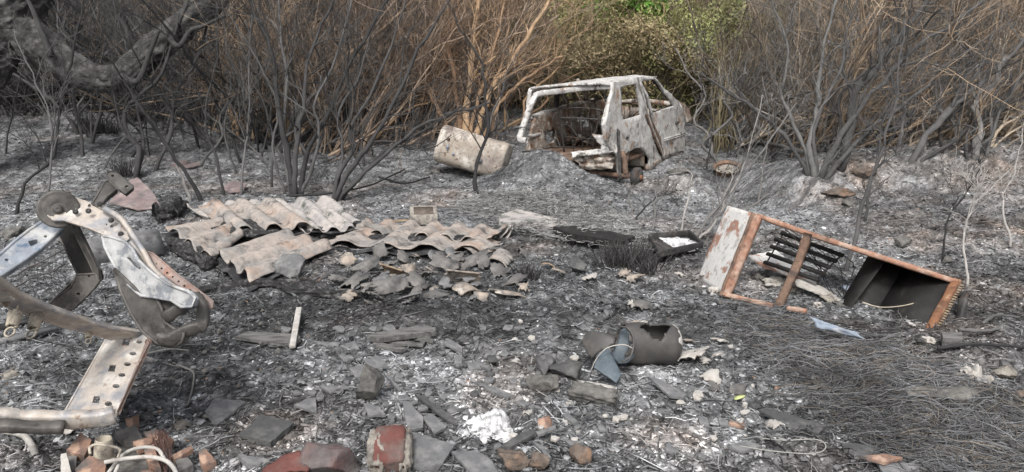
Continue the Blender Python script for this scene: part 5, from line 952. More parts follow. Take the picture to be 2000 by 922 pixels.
# ------------------------------------------------------------------ broken jug
d0 = 4.02; ja, jb = P(1206, 668, 3.98), P(1326, 673, 4.05); ax = nrm(jb-ja); base = at(1240, 712)
root = thing('broken_jug', 'large smoke blackened broken jug lying on its side in the foreground', 'jug', base)
up_j = nrm(np.cross(ax, [0, -1, 0])); up_j = up_j if up_j[2] > 0 else -up_j; fj = nrm(np.cross(ax, up_j)); fj = fj if fj[1] < 0 else -fj
Lj = np.linalg.norm(jb-ja); Rj = 0.107
def jshell(name, mat, s0, s1, th0, th1, prof, hole, th=.012, parent=root, org=ja, axx=ax, upx=up_j, fx=fj, n=60, k=40):
    bm = bmesh.new(); g = []
    for i in range(k):
        s = s0+(s1-s0)*i/(k-1); row = []
        for j in range(n+1):
            t = th0+(th1-th0)*j/n; ss = s*Lj; R_ = prof(s); q = org+axx*ss+R_*(upx*math.cos(t)+fx*math.sin(t)); row.append((bm.verts.new(q), s, t))
        g.append(row)
    for i in range(k-1):
        for j in range(n):
            ms = (g[i][j][1]+g[i+1][j][1])/2; mt_ = (g[i][j][2]+g[i][j+1][2])/2
            if hole(ms, mt_): continue
            bm.faces.new([g[i][j][0], g[i+1][j][0], g[i+1][j+1][0], g[i][j+1][0]])
    bmesh.ops.remove_doubles(bm, verts=bm.verts, dist=1e-4)
    for v in [v for v in bm.verts if not v.link_faces]: bm.verts.remove(v)
    bmesh.ops.recalc_face_normals(bm, faces=bm.faces); o = bmobj(name, bm, mat, parent, True); solid(o, th, 0); return o
def jprof(s):
    if s > 0.78: k = (s-0.78)/0.22; return Rj*math.sqrt(max(0.0, 1-k**2.6))+0.0005
    return Rj*(1-0.10*max(0, 0.3-s)/0.3)
def wrap(t): return (t+PI) % (2*PI)-PI
def jhole(s, t):
    t = wrap(t); n = 0.06*math.sin(9*t)+0.07*math.sin(23*s+1)+0.05*math.sin(47*s)+0.03*math.sin(23*t+1)
    if s < 0.02+abs(n)*0.4+0.03*(1+math.cos(t)): return True
    return abs(t-0.15+(s-0.55)*0.8) < 0.78*max(0, 1-((s-0.56)/0.26)**2)+n*0.8 and 0.28 < s < 0.82
jshell('body', M['jug'], 0, 1, 0, 2*PI, jprof, jhole)
jshell('ash_crust', M['offwhite'], 0.86, 0.985, -1.9, 1.3, lambda s: jprof(s)+0.008, lambda s, t: s < 0.93+0.03*math.sin(5*t)+0.03*math.sin(11*t)-0.04*math.cos(t), .004, k=14)
qf = lambda x, y, d: P(1100+x/3.842, 560+y/3.842, d)
def jpanel(nm, pts, pl3, mat, th, bow, sc=(1100, 560, 3.842)):
    pts = [(sc[0]+a/sc[2], sc[1]+b/sc[2]) for a, b in pts]; pl = PL(*pl3); c0 = sum(pl(*p) for p in pts)/len(pts)
    rr_2 = max(np.linalg.norm(pl(*p)-c0) for p in pts); o = bmobj(nm, panel(pl, jag(pts, .5, 8), (), th, .02, lambda p, u, v: bow*((np.linalg.norm(p-c0)/rr_2)**2-1)), mat, root, True); return o
jpanel('wall_shard', [(140, 410), (170, 345), (220, 335), (300, 345), (385, 375), (388, 420), (330, 470), (265, 500), (215, 545), (175, 480)], ((1140, 650, 4.0), (1200, 655, 3.9), (1150, 700, 3.92)), M['jug'], .012, .025)
jpanel('blue_shard', [(262, 500), (345, 462), (355, 500), (400, 590), (438, 665), (400, 720), (300, 660), (230, 610)], ((1165, 690, 3.85), (1212, 700, 3.82), (1200, 745, 3.70)), M['jugblue'], .012, .012)
jpanel('mouth_shard', [(420, 320), (470, 300), (515, 350), (530, 420), (515, 510), (470, 560), (410, 565), (370, 520), (352, 460), (390, 400)], ((1195, 650, 3.96), (1238, 660, 3.90), (1205, 705, 3.86)), M['jugblue'], .012, -.06)
m = MB(); rim = [qf(420, 300, 3.93), qf(480, 310, 3.89), qf(525, 370, 3.87), qf(528, 450, 3.85), qf(500, 530, 3.83), qf(440, 562, 3.82)]; m.tubes(spline(rim, 24), .006, 6); m.build('rim', M['jug'], root)
m = MB(); sec(m, [qf(395, 250, 4.05), qf(418, 222, 4.04), qf(455, 250, 4.03), qf(478, 295, 4.0)], .03, .012, 18, (0, 1, 0)); m.build('handle', M['jug'], root)
jpanel('back_shard', [(485, 265), (540, 240), (590, 250), (612, 290), (605, 325), (530, 330), (500, 300)], ((1225, 622, 4.16), (1258, 625, 4.16), (1240, 645, 4.12)), M['potpale'], .012, -.04)
jpanel('small_shard', [(318, 350), (355, 312), (385, 375)], ((1183, 645, 4.02), (1200, 645, 3.98), (1195, 658, 3.96)), M['jug'], .012, .0)
m = MB(); m.tubes(spline([qf(205, 640, 3.83), qf(250, 540, 3.80), (qf(330, 460, 3.78)), qf(450, 435, 3.77), qf(520, 462, 3.77)], 24), .0028, 6); m.build('wire', M['offwhite'], root)
# ------------------------------------------------------------------ shallow tray, flat panel
def tray(name, label, cat, cor, th, hgt, rimw, matf, matb, matin=None):
    c = [at(*q) if len(q) == 3 else at(q[0], q[1], .05) for q in cor]; root = thing(name, label, cat, sum(c)/4)
    m = MB()
    for i in range(4): m.bar(c[i], c[(i+1) % 4], rimw, hgt)
    o = m.build('frame', matf, root, False); bevel(o, .003)
    o = MB().add([q-np.array([0, 0, hgt*.35]) for q in c], [(0, 1, 2, 3)]).build('base', matb, root, False); solid(o, .006, 0)
    return root, c
root, c = tray('metal_tray', 'shallow dark metal tray with white ash in it, left of the rusty cabinet', 'tray', [(1288, 496, .09), (1372, 478, .08), (1346, 455, .1), (1268, 462, .12)], 0, .055, .018, M['dkmetal'], M['dkmetal'])
m = MB(); cc = sum(c)/4; lump('ash', cc-[0, 0, .02], .16, .09, .012, M['white'], 3, .5, root)
slab('flat_panel', 'dark edged flat panel with white scorched top behind the mattress springs', 'panel', [(975, 420), (1010, 408), (1132, 437), (1090, 445), (975, 432)], M['sheetpale'], .045, .09, (0, .02), None, amp=.4)
slab('charred_board', 'blackened thick board under the mattress springs', 'board', [(1080, 442), (1140, 440), (1240, 462), (1215, 472), (1110, 455)], M['black'], .06, .10, (0, .02), None)
# ------------------------------------------------------------------ mattress springs
root_c = at(1090, 440); r = np.random.default_rng(12); m = MB()
poly = [(880, 392), (960, 378), (1060, 372), (1150, 400), (1230, 430), (1285, 470), (1260, 490), (1160, 478), (1080, 462), (1000, 448), (960, 430), (900, 410)]
def inpoly(x, y, poly):
    c = False; n = len(poly)
    for i in range(n):
        x1, y1 = poly[i]; x2, y2 = poly[(i+1) % n]
        if (y1 > y) != (y2 > y) and x < (x2-x1)*(y-y1)/(y2-y1)+x1: c = not c
    return c
cnt = 0
while cnt < 230:
    x, y = r.uniform(880, 1290), r.uniform(370, 492)
    if not inpoly(x, y, poly): continue
    cnt += 1; c = at(x, y); ax_ = nrm(r.normal(0, .35, 3)+np.array([0, -.5, 1.0])); u_ = nrm(np.cross(ax_, [1, 0, .1])); v_ = np.cross(ax_, u_); R1 = r.uniform(.035, .065); hh = r.uniform(.04, .10); T = np.linspace(0, 2*PI*r.uniform(3, 5), 44)
    A = c+ax_*(T/T[-1]*hh+.01)[:, None]+(u_*np.cos(T)[:, None]+v_*np.sin(T)[:, None])*(R1*(1-.45*np.sin(PI*T/T[-1])))[:, None]; g_ = r.uniform(.07, .26); g_ *= 1.7; m.tubes(A, .0034, 3, np.array([[g_, g_*.98, g_*.94]]))
cnt = 0; SA = []
while cnt < 2600:
    x, y = r.uniform(870, 1310), r.uniform(365, 492)
    if not inpoly(x, y, poly): continue
    c = at(x, y, r.uniform(.0, .10)); an = r.normal(-.15, .5)+(PI if r.random() < .5 else 0); L_ = r.uniform(.08, .30); cv = r.normal(0, 6); q = []; p = c.copy()
    for k in range(8): q.append(p.copy()); p = p+np.array([math.cos(an), math.sin(an), r.normal(0, .12)])*L_/8; an += cv/8
    SA.append(q); cnt += 1
g_ = r.uniform(.06, .30, (len(SA), 1)); m.tubes(np.array(SA), .0028, 3, 1.3*g_*np.array([[1, .99, .96]]))
o = m.build('mattress_springs', M['wire'], loc=root_c); tag(o, 'burnt mattress reduced to a mat of tangled coil springs left of the tray', 'mattress springs')
# ------------------------------------------------------------------ wire netting heap
m = MB(); poly = [(1375, 585), (1440, 590), (1530, 622), (1640, 660), (1760, 690), (1880, 745), (2000, 790), (2100, 860), (2100, 980), (1800, 970), (1730, 900), (1640, 850), (1560, 770), (1470, 700), (1400, 640)]
px_, py_ = [], []; r = np.random.default_rng(21)
while len(px_) < 3900:
    x, y = r.uniform(1370, 2100), r.uniform(580, 980)
    if inpoly(x, y, poly): px_.append(x); py_.append(y)
Cn = np.array([at(a, b) for a, b in zip(px_, py_)]); n = len(Cn); an = r.normal(-.52, .20, n)+np.where(r.random(n) < .15, r.uniform(-3, 3, n), 0); L_ = r.uniform(.08, .5, n); cv = r.normal(0, 1.6, n)+np.where(r.random(n) < .3, r.normal(0, 9, n), 0); k = 10
A = np.zeros((n, k, 3)); p = Cn.copy(); hz = r.uniform(-.012, .022, n); hb_ = r.uniform(0, .03, n)
for i in range(k):
    A[:, i, :2] = p[:, :2]; A[:, i, 2] = Hf(p[:, 0], p[:, 1])+.008+hz+hb_*np.sin(PI*i/(k-1)); p[:, 0] += np.cos(an)*L_/k; p[:, 1] += np.sin(an)*L_/k; an = an+cv/k+r.normal(0, .05, n)
cl_ = fbm(Cn[:, 0]*2.5, Cn[:, 1]*2.5, 3, 55); g_ = ((.06+.20*r.random(n)**1.6)*np.clip(1+0.7*cl_, .6, 1.5))[:, None]; brn = (r.random(n) < .18)[:, None]; cc = np.where(brn, g_*np.array([[1.15, .98, .80]]), g_*np.array([[1, 1, 1.02]]))
m.tubes(A, .0014*np.ones((n, k)), 3, cc)
o = m.build('wire_netting', M['wire'], loc=at(1700, 750)); tag(o, 'matted heap of burnt wire netting covering the lower right foreground', 'wire netting')
def wire(label, pts, rad=.0025, col=.3, up=.02, nm='wire', n=40):
    A = spline([at(a, b, up) for a, b in pts], n); o = MB().tubes(A, rad, 6, np.array([[col, col*.97, col*.9]])).build(nm, M['wire'], loc=A[0]); return tag(o, label, 'wire')
wire('thin pale wire bent into a long loop at the lower right', [(1480, 855), (1530, 860), (1590, 858), (1612, 868), (1605, 882), (1570, 886), (1500, 880), (1440, 870)])
wire('thin wire bent round at the bottom right edge of the slates', [(1415, 800), (1450, 830), (1500, 850), (1540, 848)], .002, .2)
wire('rusty bent wire hook on the ash right of the holed plate', [(345, 712), (375, 725), (378, 745), (370, 780), (365, 792)], .005, .14); wire('rusty twig like wire right of the plate corner', [(285, 690), (330, 682), (368, 684)], .003, .2)
# ------------------------------------------------------------------ rusty cabinet
BL = P(1416, 578, 5.2); TL = P(1480, 419, 5.17); TRc = P(1868, 549, 4.72); BR = P(1803, 666, 4.42); DV = P(1420, 401, 5.62)-TL
g0 = at(1416, 580); root = thing('rusty_cabinet', 'rusted open steel cabinet frame tipped over on the right, with a chipped white end panel', 'cabinet', g0)
def bx(s, t, rr=0.0): return BL*(1-s)*(1-t)+BR*s*(1-t)+TRc*s*t+TL*(1-s)*t+DV*rr
m = MB(); V = [bx(0, 0), bx(0, 1), bx(0, 1, 1), P(1363, 545, 5.72)]
u_, v_ = np.meshgrid(np.linspace(0, 1, 20), np.linspace(0, 1, 20)); X = V[0]*((1-u_)*(1-v_))[..., None]+V[1]*(u_*(1-v_))[..., None]+V[2]*(u_*v_)[..., None]+V[3]*((1-u_)*v_)[..., None]; X = X+nrm(np.cross(V[1]-V[0], V[3]-V[0]))*(.012*fbm(u_*3, v_*3, 3, 5)+.01*np.sin(PI*u_)*np.sin(PI*v_))[..., None]
I = np.arange(400).reshape(20, 20); o = MB().add(X.reshape(-1, 3), np.stack([I[:-1, :-1], I[:-1, 1:], I[1:, 1:], I[1:, :-1]], -1).reshape(-1, 4)).build('end_panel', M['enamel'], root); o['label'] = 'white enamelled end panel with chipped rusty patches'; solid(o, .012, 0)
def rail(nm, pts, w1, w2, mat, n=16, ax_=(0, 1, 0.2), lb=None):
    m = MB(); sec(m, pts, w1, w2, n, ax_); o = m.build(nm, mat, root, False)
    if lb: o['label'] = lb
    return o
nF = nrm(np.cross(BR-BL, TL-BL)); e1 = nrm(BR-BL); e2 = nrm(TL-BL)
rail('corner_rail', [bx(.008, 0), bx(.008, .5), bx(.008, 1)], .05, .055, M['orust'], ax_=nF); rail('edge_trim', [bx(-.012, -.01, .04), bx(-.012, .5, .04), bx(-.012, 1.0, .04)], .05, .03, M['brnrust'], ax_=nF)
rail('top_rail', [bx(0, .985), bx(.25, .975), bx(.5, .975), bx(.75, .98), bx(1, .985)], .05, .035, M['orust'], 24, nF)
rail('bottom_rail', [bx(0, .012), bx(.13, .012), bx(.27, .008)], .05, .035, M['orust'], 12, nF)
rail('middle_post', [P(1579, 456, 5.02), P(1556, 520, 5.05), P(1520, 600, 5.02)], .05, .055, M['brnrust'], 16, nF)
rail('right_rail', [bx(1, 1), bx(1, .5), bx(1, -.02)], .05, .05, M['rust'], 16, nF)
m = MB(); cT = [bx(.25, 1, .02), bx(1.0, 1.0, .02), bx(1.0, 1.0, 1.0), bx(.62, 1.0, 1.0), bx(.36, 1, .45)]
pls = [np.array(q) for q in cT]; bm = bmesh.new(); vs = [bm.verts.new(q) for q in pls]; f = bm.faces.new(vs); bmesh.ops.triangulate(bm, faces=bm.faces[:]); bmesh.ops.subdivide_edges(bm, edges=bm.edges[:], cuts=4, use_grid_fill=True)
for v in bm.verts: v.co.z += 0.010*mnoise.noise(v.co*5)
o = bmobj('top_sheet', bm, M['orust'], root, True); solid(o, .006, 0)
def quad(nm, q, mat, th=.006, warp=.01, lb=None):
    o = crumple(nm, q, mat, 12, 12, warp, 2, 5, th, root); 
    return o
def q4(nm, q, mat, th=.006):
    o = MB().add(np.array(q), [(0, 1, 2, 3)]).build(nm, mat, root, False); solid(o, th, 0); return o
q4('back_panel', [bx(.80, .97, .95), bx(.985, .97, .95), bx(.985, .05, .95), bx(.80, .0, .95)], M['black'])
q4('right_end_panel', [bx(.99, .97, .03), bx(.99, .97, .97), bx(.99, .0, .97), bx(.99, .0, .03)], M['black'])
q4('inner_divider', [bx(.74, .97, .30), bx(.80, .97, .94), bx(.80, .0, .94), bx(.70, .03, .30)], M['black'])
m = MB()
for k in range(24):
    t = .02+k*.04; a_ = bx(1.0, t, 0)+e1*.045+nF*0; m.box(a_+DV*.06, e1*.012, e2*.0045, nrm(DV)*.018)
o = m.build('slotted_strip', M['woodbrn'], root, False); m = MB(); sec(m, [bx(1.0, 1, .1)+e1*.055, bx(1.0, .5, .1)+e1*.055, bx(1.0, 0, .1)+e1*.055], .012, .02, 12, e1); m.build('strip_edge', M['orust'], root, False)
m = MB(); A = spline([P(1684, 590, 4.85), P(1720, 600, 4.8), P(1770, 596, 4.75), P(1808, 582, 4.8), P(1806, 560, 4.9), P(1790, 552, 4.95)], 40); m.tubes(A, .0035, 6, np.array([[.35, .31, .24]])); m.build('cable', M['wire'], root)
m = MB()
for a_, b_ in [((535, 215), (885, 345)), ((500, 250), (848, 377)), ((476, 290), (812, 412)), ((455, 332), (785, 452)), ((440, 380), (745, 482))]:
    m.bar(P(1340+a_[0]/2.882, 380+a_[1]/2.882, 5.45), P(1340+b_[0]/2.882, 380+b_[1]/2.882, 5.15), .030, .022, (0, 0, 1))
for t in (.04, .5, .97):
    a_ = P(1340+(535+350*t)/2.882, 380+(213+130*t)/2.882, 5.45-.3*t); b_ = P(1340+(440+305*t)/2.882, 380+(382+100*t)/2.882, 5.45-.3*t); m.tubes(spline([a_, b_], 4), .006, 6)
for k in range(9): m.tubes(spline([P(1510+k*3, 455, 5.4)+r.normal(0, .03, 3), P(1570+k*8, 500, 5.25)+r.normal(0, .05, 3), P(1620+k*3, 560, 5.1)+r.normal(0, .05, 3)], 10), .003, 5)
m.build('rack', M['black'], root, False)
# things lying inside / in front of the cabinet
slab('white_panel', 'off white folded panel lying inside the cabinet behind the rack', 'panel', [(350, 345), (505, 312), (600, 390), (735, 490), (735, 512), (640, 475), (500, 425), (440, 405)], M['enamel'], .012, .16, (-.15, .3), None, 1340, 380, 2.882)
slab('white_panel', 'long off white strip lying through the right of the cabinet post', 'panel', [(610, 480), (660, 470), (770, 520), (910, 620), (900, 632), (760, 560), (620, 505)], M['offwhite'], .012, .06, (-.1, .2), None, 1340, 380, 2.882)
o = crumple('blue_sheet', [at(1580, 618, .12), at(1678, 650, .10), at(1684, 662, .07), at(1596, 640, .08)], M['blue'], 18, 8, .018, 3, 6, .004); tag(o, 'pale blue crumpled metal sheet in front of the cabinet', 'metal sheet')
rail2 = MB(); sec(rail2, [at(1538, 602, .02), at(1575, 608, .02)], .03, .03, 6, (0, 1, 0)); o = rail2.build('rail_piece', M['orust'], loc=at(1538, 602)); tag(o, 'short orange rusty rail piece at the foot of the middle post', 'rail')
for i, (x, y, sx, mt, lb) in enumerate([(1515, 555, .10, 'offwhite', 'crumbled plaster lump inside the cabinet, left'), (1545, 570, .09, 'mortar', 'crumbled grey lump inside the cabinet, by the post'), (1480, 545, .07, 'rock', 'dark lump at the left inside the cabinet'), (1675, 575, .10, 'blue', 'bluish white crumbled lump by the black panel'),
        (1688, 552, .07, 'white', 'white crumbled lump by the black panel top'), (1620, 590, .07, 'mortar', 'grey debris lump between post and black panel'), (1640, 600, .05, 'rock', 'small debris lump in front of the black panel'), (1400, 572, .07, 'offwhite', 'whitish lump at the cabinet corner on the ground'),
        (1815, 668, .05, 'offwhite', 'whitish ring shaped scrap below the cabinet right corner'), (1790, 672, .05, 'dkmetal', 'dark crumpled scrap below the cabinet right corner'), (1600, 600, .05, 'offwhite', 'small whitish lump right of the post foot')]):
    rock('debris_lump', lb, 'debris', x, y, sx, sx*.7, sx*.5, M[mt], 600+i, .7, 5, .3, i)
m = MB(); sec(m, [P(1885, 575, 4.7), P(1878, 600, 4.65), P(1872, 640, 4.6)], .05, .03, 10, (0, 1, 0)); m.bar(P(1870, 578, 4.75), P(1890, 574, 4.75), .04, .03); o = m.build('bent_bracket', M['dkmetal'], loc=P(1872, 645, 4.6)); tag(o, 'dark bent bracket sticking up behind the right end of the cabinet', 'bracket')
# white ash heap, rag
p = at(960, 835)
for dx, dy, s, lb in []: pass
bm = bmesh.new(); bmesh.ops.create_grid(bm, x_segments=70, y_segments=70, size=.16)
for v in bm.verts:
    rr_3 = math.hypot(v.co.x/.17, v.co.y/.15); h = max(0, 1-rr_3**2); nz = mnoise.fractal(v.co*14, 1, 2, 5); v.co = Vector((v.co.x*1.0+.01*nz, v.co.y, .055*h+.03*nz*h**.5-.028+.022*nz))
bmesh.ops.translate(bm, vec=Vector(p)+Vector((0, 0, .004)), verts=bm.verts); o = bmobj('ash_heap', bm, M['white'], None, True, loc=p); tag(o, 'bright white crumbly ash heap in the central foreground', 'ash heap')
o = crumple('rag', [at(1870, 712, .05), at(1915, 715, .05), at(1940, 748, .03), at(1895, 738, .02)], M['offwhite'], 22, 14, .03, 4, 16, .006, None, .03); tag(o, 'white crumpled rag lying right of the wire netting', 'rag')
c = at(1443, 776, .025); m = MB(); A = [c+np.array([.028*math.cos(t)+.004*math.cos(2*t), .018*math.sin(t), .01*math.cos(t)]) for t in np.linspace(0, 2*PI, 14, endpoint=False)]; A.append(c+np.array([0, 0, .004]))
m.add(np.array(A), None, [(i, (i+1) % 14, 14) for i in range(14)], np.array([.38, .42, .18])); o = m.build('leaf', M['leaf'], loc=c); tag(o, 'single pale green leaf beside the curled grey fragment', 'leaf'); solid(o, .002, 0)
slab('terracotta_strip', 'thin terracotta strip on the ash below the jug, far right', 'tile', [(1750, 470), (1850, 490), (1845, 510), (1745, 490)], M['terra'], .015, .02, (0, .1), None, **z6)
curved('terracotta_chip', 'leaning terracotta chip right of the white ash heap', 'tile', 1065, 835, .05, 1.4, .06, M['terra'], .01, .3, .9, 0, 77)
rock('terracotta_chip', 'orange terracotta crumb on the netting edge', 'tile', 1516, 760, .022, .016, .012, M['terra'], 78, .1, 3, .2, 0, sub=3)
# scattered small chips
rr4 = random.Random(9); CH = [('slate', 'small grey slate chip scattered between the larger slates in the foreground', (430, 1250), (690, 915), 120), ('slatedk', 'small dark slate chip scattered between the larger slates in the foreground', (430, 1400), (640, 915), 60), ('offwhite', 'small whitish chip on the ash around the jug', (1000, 1480), (620, 860), 45),
      ('rock', 'small dark stone on the ash of the slope behind the cabinet', (1440, 2000), (380, 600), 40), ('rock', 'small stone on the ash near the seat frame', (300, 560), (590, 900), 30), ('slate', 'small grey chip on the ash at the lower right', (1240, 1750), (780, 915), 30)]
for ci, (mt, lb, (xa, xb), (ya, yb), nn) in enumerate(CH):
    for i in range(nn):
        x, y = rr4.uniform(xa, xb), rr4.uniform(ya, yb)
        if mt.startswith('slate') and xa == 430: x = rr4.gauss(830 if mt == 'slate' else 780, 150); y = rr4.gauss(740, 70); y = min(max(y, 640), 915)
        if mt == 'rock': rock('stone', lb, 'stone', x, y, *(rr4.uniform(.010, .032)*q for q in (1, .9, .7)), M[mt], 1000+i+100*ci, .15, 6, .3, rr4.random()*3, 'chips and stones '+str(ci), sub=3); continue
        k = rr4.randint(4, 6); s = rr4.uniform(5, 17)*(.6+.4*rr4.random()); a0 = rr4.random()*6; pl = [(x+s*math.cos(a0+j*2*PI/k)*rr4.uniform(.5, 1.2), y+.55*s*math.sin(a0+j*2*PI/k)*rr4.uniform(.5, 1.2)) for j in range(k)]
        slab('chip', lb, 'chip', pl, M[mt], rr4.uniform(.006, .014), rr4.uniform(.008, .03), (rr4.uniform(-.3, .3), rr4.uniform(-.1, .35)), 'chips and stones '+str(ci), amp=.3)
# ------------------------------------------------------------------ orange bricks and white tubes, bottom left
TB = 'orange tile pieces piled at the bottom left'
for i, (pl, mt, th, up, tl, lb) in enumerate([([(370, 800), (450, 700), (512, 742), (470, 832)], 'terra', .035, .10, (.2, .6), 'tall sooty terracotta block left of the cream mug'), ([(415, 905), (500, 828), (592, 872), (580, 960), (440, 980)], 'terra', .04, .08, (.1, .3), 'ribbed terracotta piece at the very bottom below the mug'),
        ([(700, 622), (775, 603), (778, 660), (730, 668)], 'terra', .03, .06, (0, .4), 'bright orange piece at the back of the orange pile'), ([(640, 700), (760, 660), (800, 735), (700, 760)], 'pot', .03, .07, (0, .4), 'grey tile piece in the middle of the orange pile'),
        ([(800, 700), (870, 682), (972, 740), (960, 775), (880, 780)], 'terra', .03, .07, (-.1, .4), 'broken orange tile with jagged edge in the orange pile'), ([(740, 750), (860, 720), (850, 760), (770, 790)], 'terra', .03, .09, (0, .2), 'orange tile strip over the grey piece'),
        ([(1110, 798), (1150, 790), (1210, 862), (1140, 882), (1115, 850)], 'terra', .035, .05, (0, .4), 'lone orange piece right of the orange pile'), ([(950, 830), (1070, 775), (1080, 790), (980, 850)], 'terra', .02, .06, (0, .2), 'narrow orange piece right of the rusty wires'),
        ([(980, 850), (1050, 840), (1080, 880), (1000, 920)], 'pot', .03, .05, (0, .3), 'sooty piece under the narrow orange one'), ([(340, 822), (370, 815), (400, 925), (340, 960)], 'offwhite', .03, .09, (.3, .6), 'pale upright tile at the left end of the orange pile'), ([(380, 830), (430, 830), (420, 930), (390, 930)], 'pot', .03, .06, (.2, .4), 'dark tile behind the pale upright one'),
        ([(790, 910), (880, 905), (900, 960), (780, 960)], 'terra', .03, .05, (0, .2), 'orange piece cut by the bottom edge'), ([(800, 780), (860, 765), (900, 900), (830, 870)], 'terra', .03, .11, (.1, .6), 'orange piece draped with rusty wires')]):
    slab('terracotta_piece', lb, 'tile', pl, M[mt], th, up, tl, TB, **z2)
rock('rubble_mound', 'dark rubble heap carrying the orange tile pieces', 'rubble', 235, 912, .24, .14, .025, M['rock'], 93, .3, 0, .4)
zb = lambda x, y, up: at(x/2.864, 600+y/2.864, up)
c = zb(575, 815, .09); root = thing('mug', 'beige ceramic mug like cylinder in the orange pile', 'mug', c); lathe(MB(), c-np.array([0, 0, .03]), (0.1, .05, 1), [(0, .001), (0, .034), (.01, .038), (.05, .036), (.09, .032), (.095, .030), (.085, .027), (.03, .027), (.03, .001)], 28).build('body', M['cream'], root)
lathe(MB(), c-np.array([0, 0, .03]), (0.1, .05, 1), [(0.0, .037), (.0, .044), (.012, .044), (.014, .037)], 28).build('base_ring', M['cream'], root)
def tube(label, pts, rad, mat, nm='bent_tube', cat='tube'):
    A = spline(pts, 36); o = MB().tubes(A, rad, 12).build(nm, mat, loc=A[0]); return tag(o, label, cat)
tube('long whitish bent tube lying across the orange pile', [zb(585, 868, .13), zb(700, 848, .14), zb(830, 838, .14), zb(930, 860, .13), zb(985, 925, .09), zb(985, 990, .05)], .0085, M['offwhite']); tube('whitish tube crossing behind the long one', [zb(600, 935, .08), zb(690, 825, .12), zb(790, 785, .13), zb(880, 795, .12), zb(920, 850, .1)], .0075, M['offwhite']); tube('cream ring shaped tube hooked around the mug', [zb(505, 822, .15), zb(503, 785, .165), zb(545, 768, .17), zb(640, 782, .17), zb(672, 802, .16), zb(660, 840, .13)], .0055, M['cream'])
tube('short whitish tube stub below the crossing tubes', [zb(640, 935, .08), zb(665, 880, .11)], .007, M['offwhite']); tube('pale grey pipe curving on the ash at the lower left corner', [at(10, 842, .02), at(45, 850, .03), at(62, 870, .03), at(70, 890, .0)], .014, M['offwhite'])
r = np.random.default_rng(5); SA = []
for k in range(40):
    a_ = zb(900+r.normal(0, 25), 700+r.normal(0, 15), .12); b_ = zb(900+r.normal(0, 35), 935, .06); SA.append(spline([a_, (a_+b_)/2+r.normal(0, .015, 3)+[0, 0, .02], b_], 12))
o = MB().tubes(np.array(SA), .0012, 4, np.full((40, 3), 1.0)*np.array([.12, .07, .06])).build('wire_bundle', M['wire'], loc=SA[0][0]); tag(o, 'bundle of thin rusty wires draped over the orange pile', 'wires')
rock('ceramic_insulator', 'small white rounded ceramic piece under the seat base bar', 'insulator', 136, 848, .028, .024, .028, M['offwhite'], 79, .05, 2, .1, sub=3)
# ------------------------------------------------------------------ car seat frame (foreground left)
g0 = at(230, 830); root = thing('car_seat_frame', 'burnt tipped over steel car seat frame in the left foreground', 'seat frame', g0)
zs = lambda L: [(a/2.3044, 300+b/2.305) for a, b in L]
def trim(nm, pts, pl, rad, mat, parent, off=0.0, n=60, closed=True):
    q = [pl(*p)-pl.n*off for p in pts]
    if closed: q.append(q[0])
    return MB().tubes(np.array(spline(q, n)) if not closed else np.array(q), rad, 6).build(nm, mat, parent)
def part(nm, pts, holes, pl3, th, mat, lb=None, edge=.0, cell=.03, wob=.003, ekm=None, bev=.002):
    pl = PL(*pl3); o = bmobj(nm, panel(pl, pts, holes, th, cell, lambda p, u, v: wob*float(fbm(np.array(u*12), np.array(v*12), 2, 3))), mat, root, False)
    if lb: o['label'] = lb
    if edge: trim(nm+'_edge', pts, pl, edge, ekm or mat, o)
    return o, pl
# left arm
part('upper_arm', zs([(-60, 500), (0, 455), (60, 400), (130, 345), (190, 305), (290, 310), (275, 340), (180, 430), (80, 500), (0, 550), (-60, 590)]), [zs([(125, 395), (165, 385), (175, 400), (140, 420)]), zs(circ(30, 478, 10, 6, 8)), zs(circ(205, 372, 8, 6, 8))], ((0, 500, 3.1), (120, 430, 3.35), (60, 500, 3.15)), .03, M['frameblue'], 'bluish scorched arm', .008)
# dark rear channel
part('rear_channel', zs([(240, 325), (320, 310), (360, 380), (400, 470), (445, 535), (450, 570), (380, 650), (320, 705), (225, 670), (330, 575), (350, 545), (300, 440)]), (), ((120, 440, 3.42), (190, 540, 3.42), (110, 590, 3.55)), .02, M['black'], 'sooty black channel', .006, ekm=M['framedk'])
part('channel_flange', zs([(320, 312), (345, 330), (440, 520), (447, 575), (428, 555), (400, 490), (350, 390)]), (), ((140, 440, 3.36), (190, 540, 3.36), (160, 500, 3.38)), .015, M['framedk'], None, .004)
part('rear_foot', zs([(345, 545), (430, 540), (448, 570), (420, 610), (330, 700), (235, 685), (225, 672), (320, 600)]), [zs(circ(352, 632, 9, 7, 8)), zs(circ(400, 552, 6, 5, 8))], ((150, 545, 3.38), (190, 545, 3.36), (120, 600, 3.42)), .02, M['framedk'], None, .005)
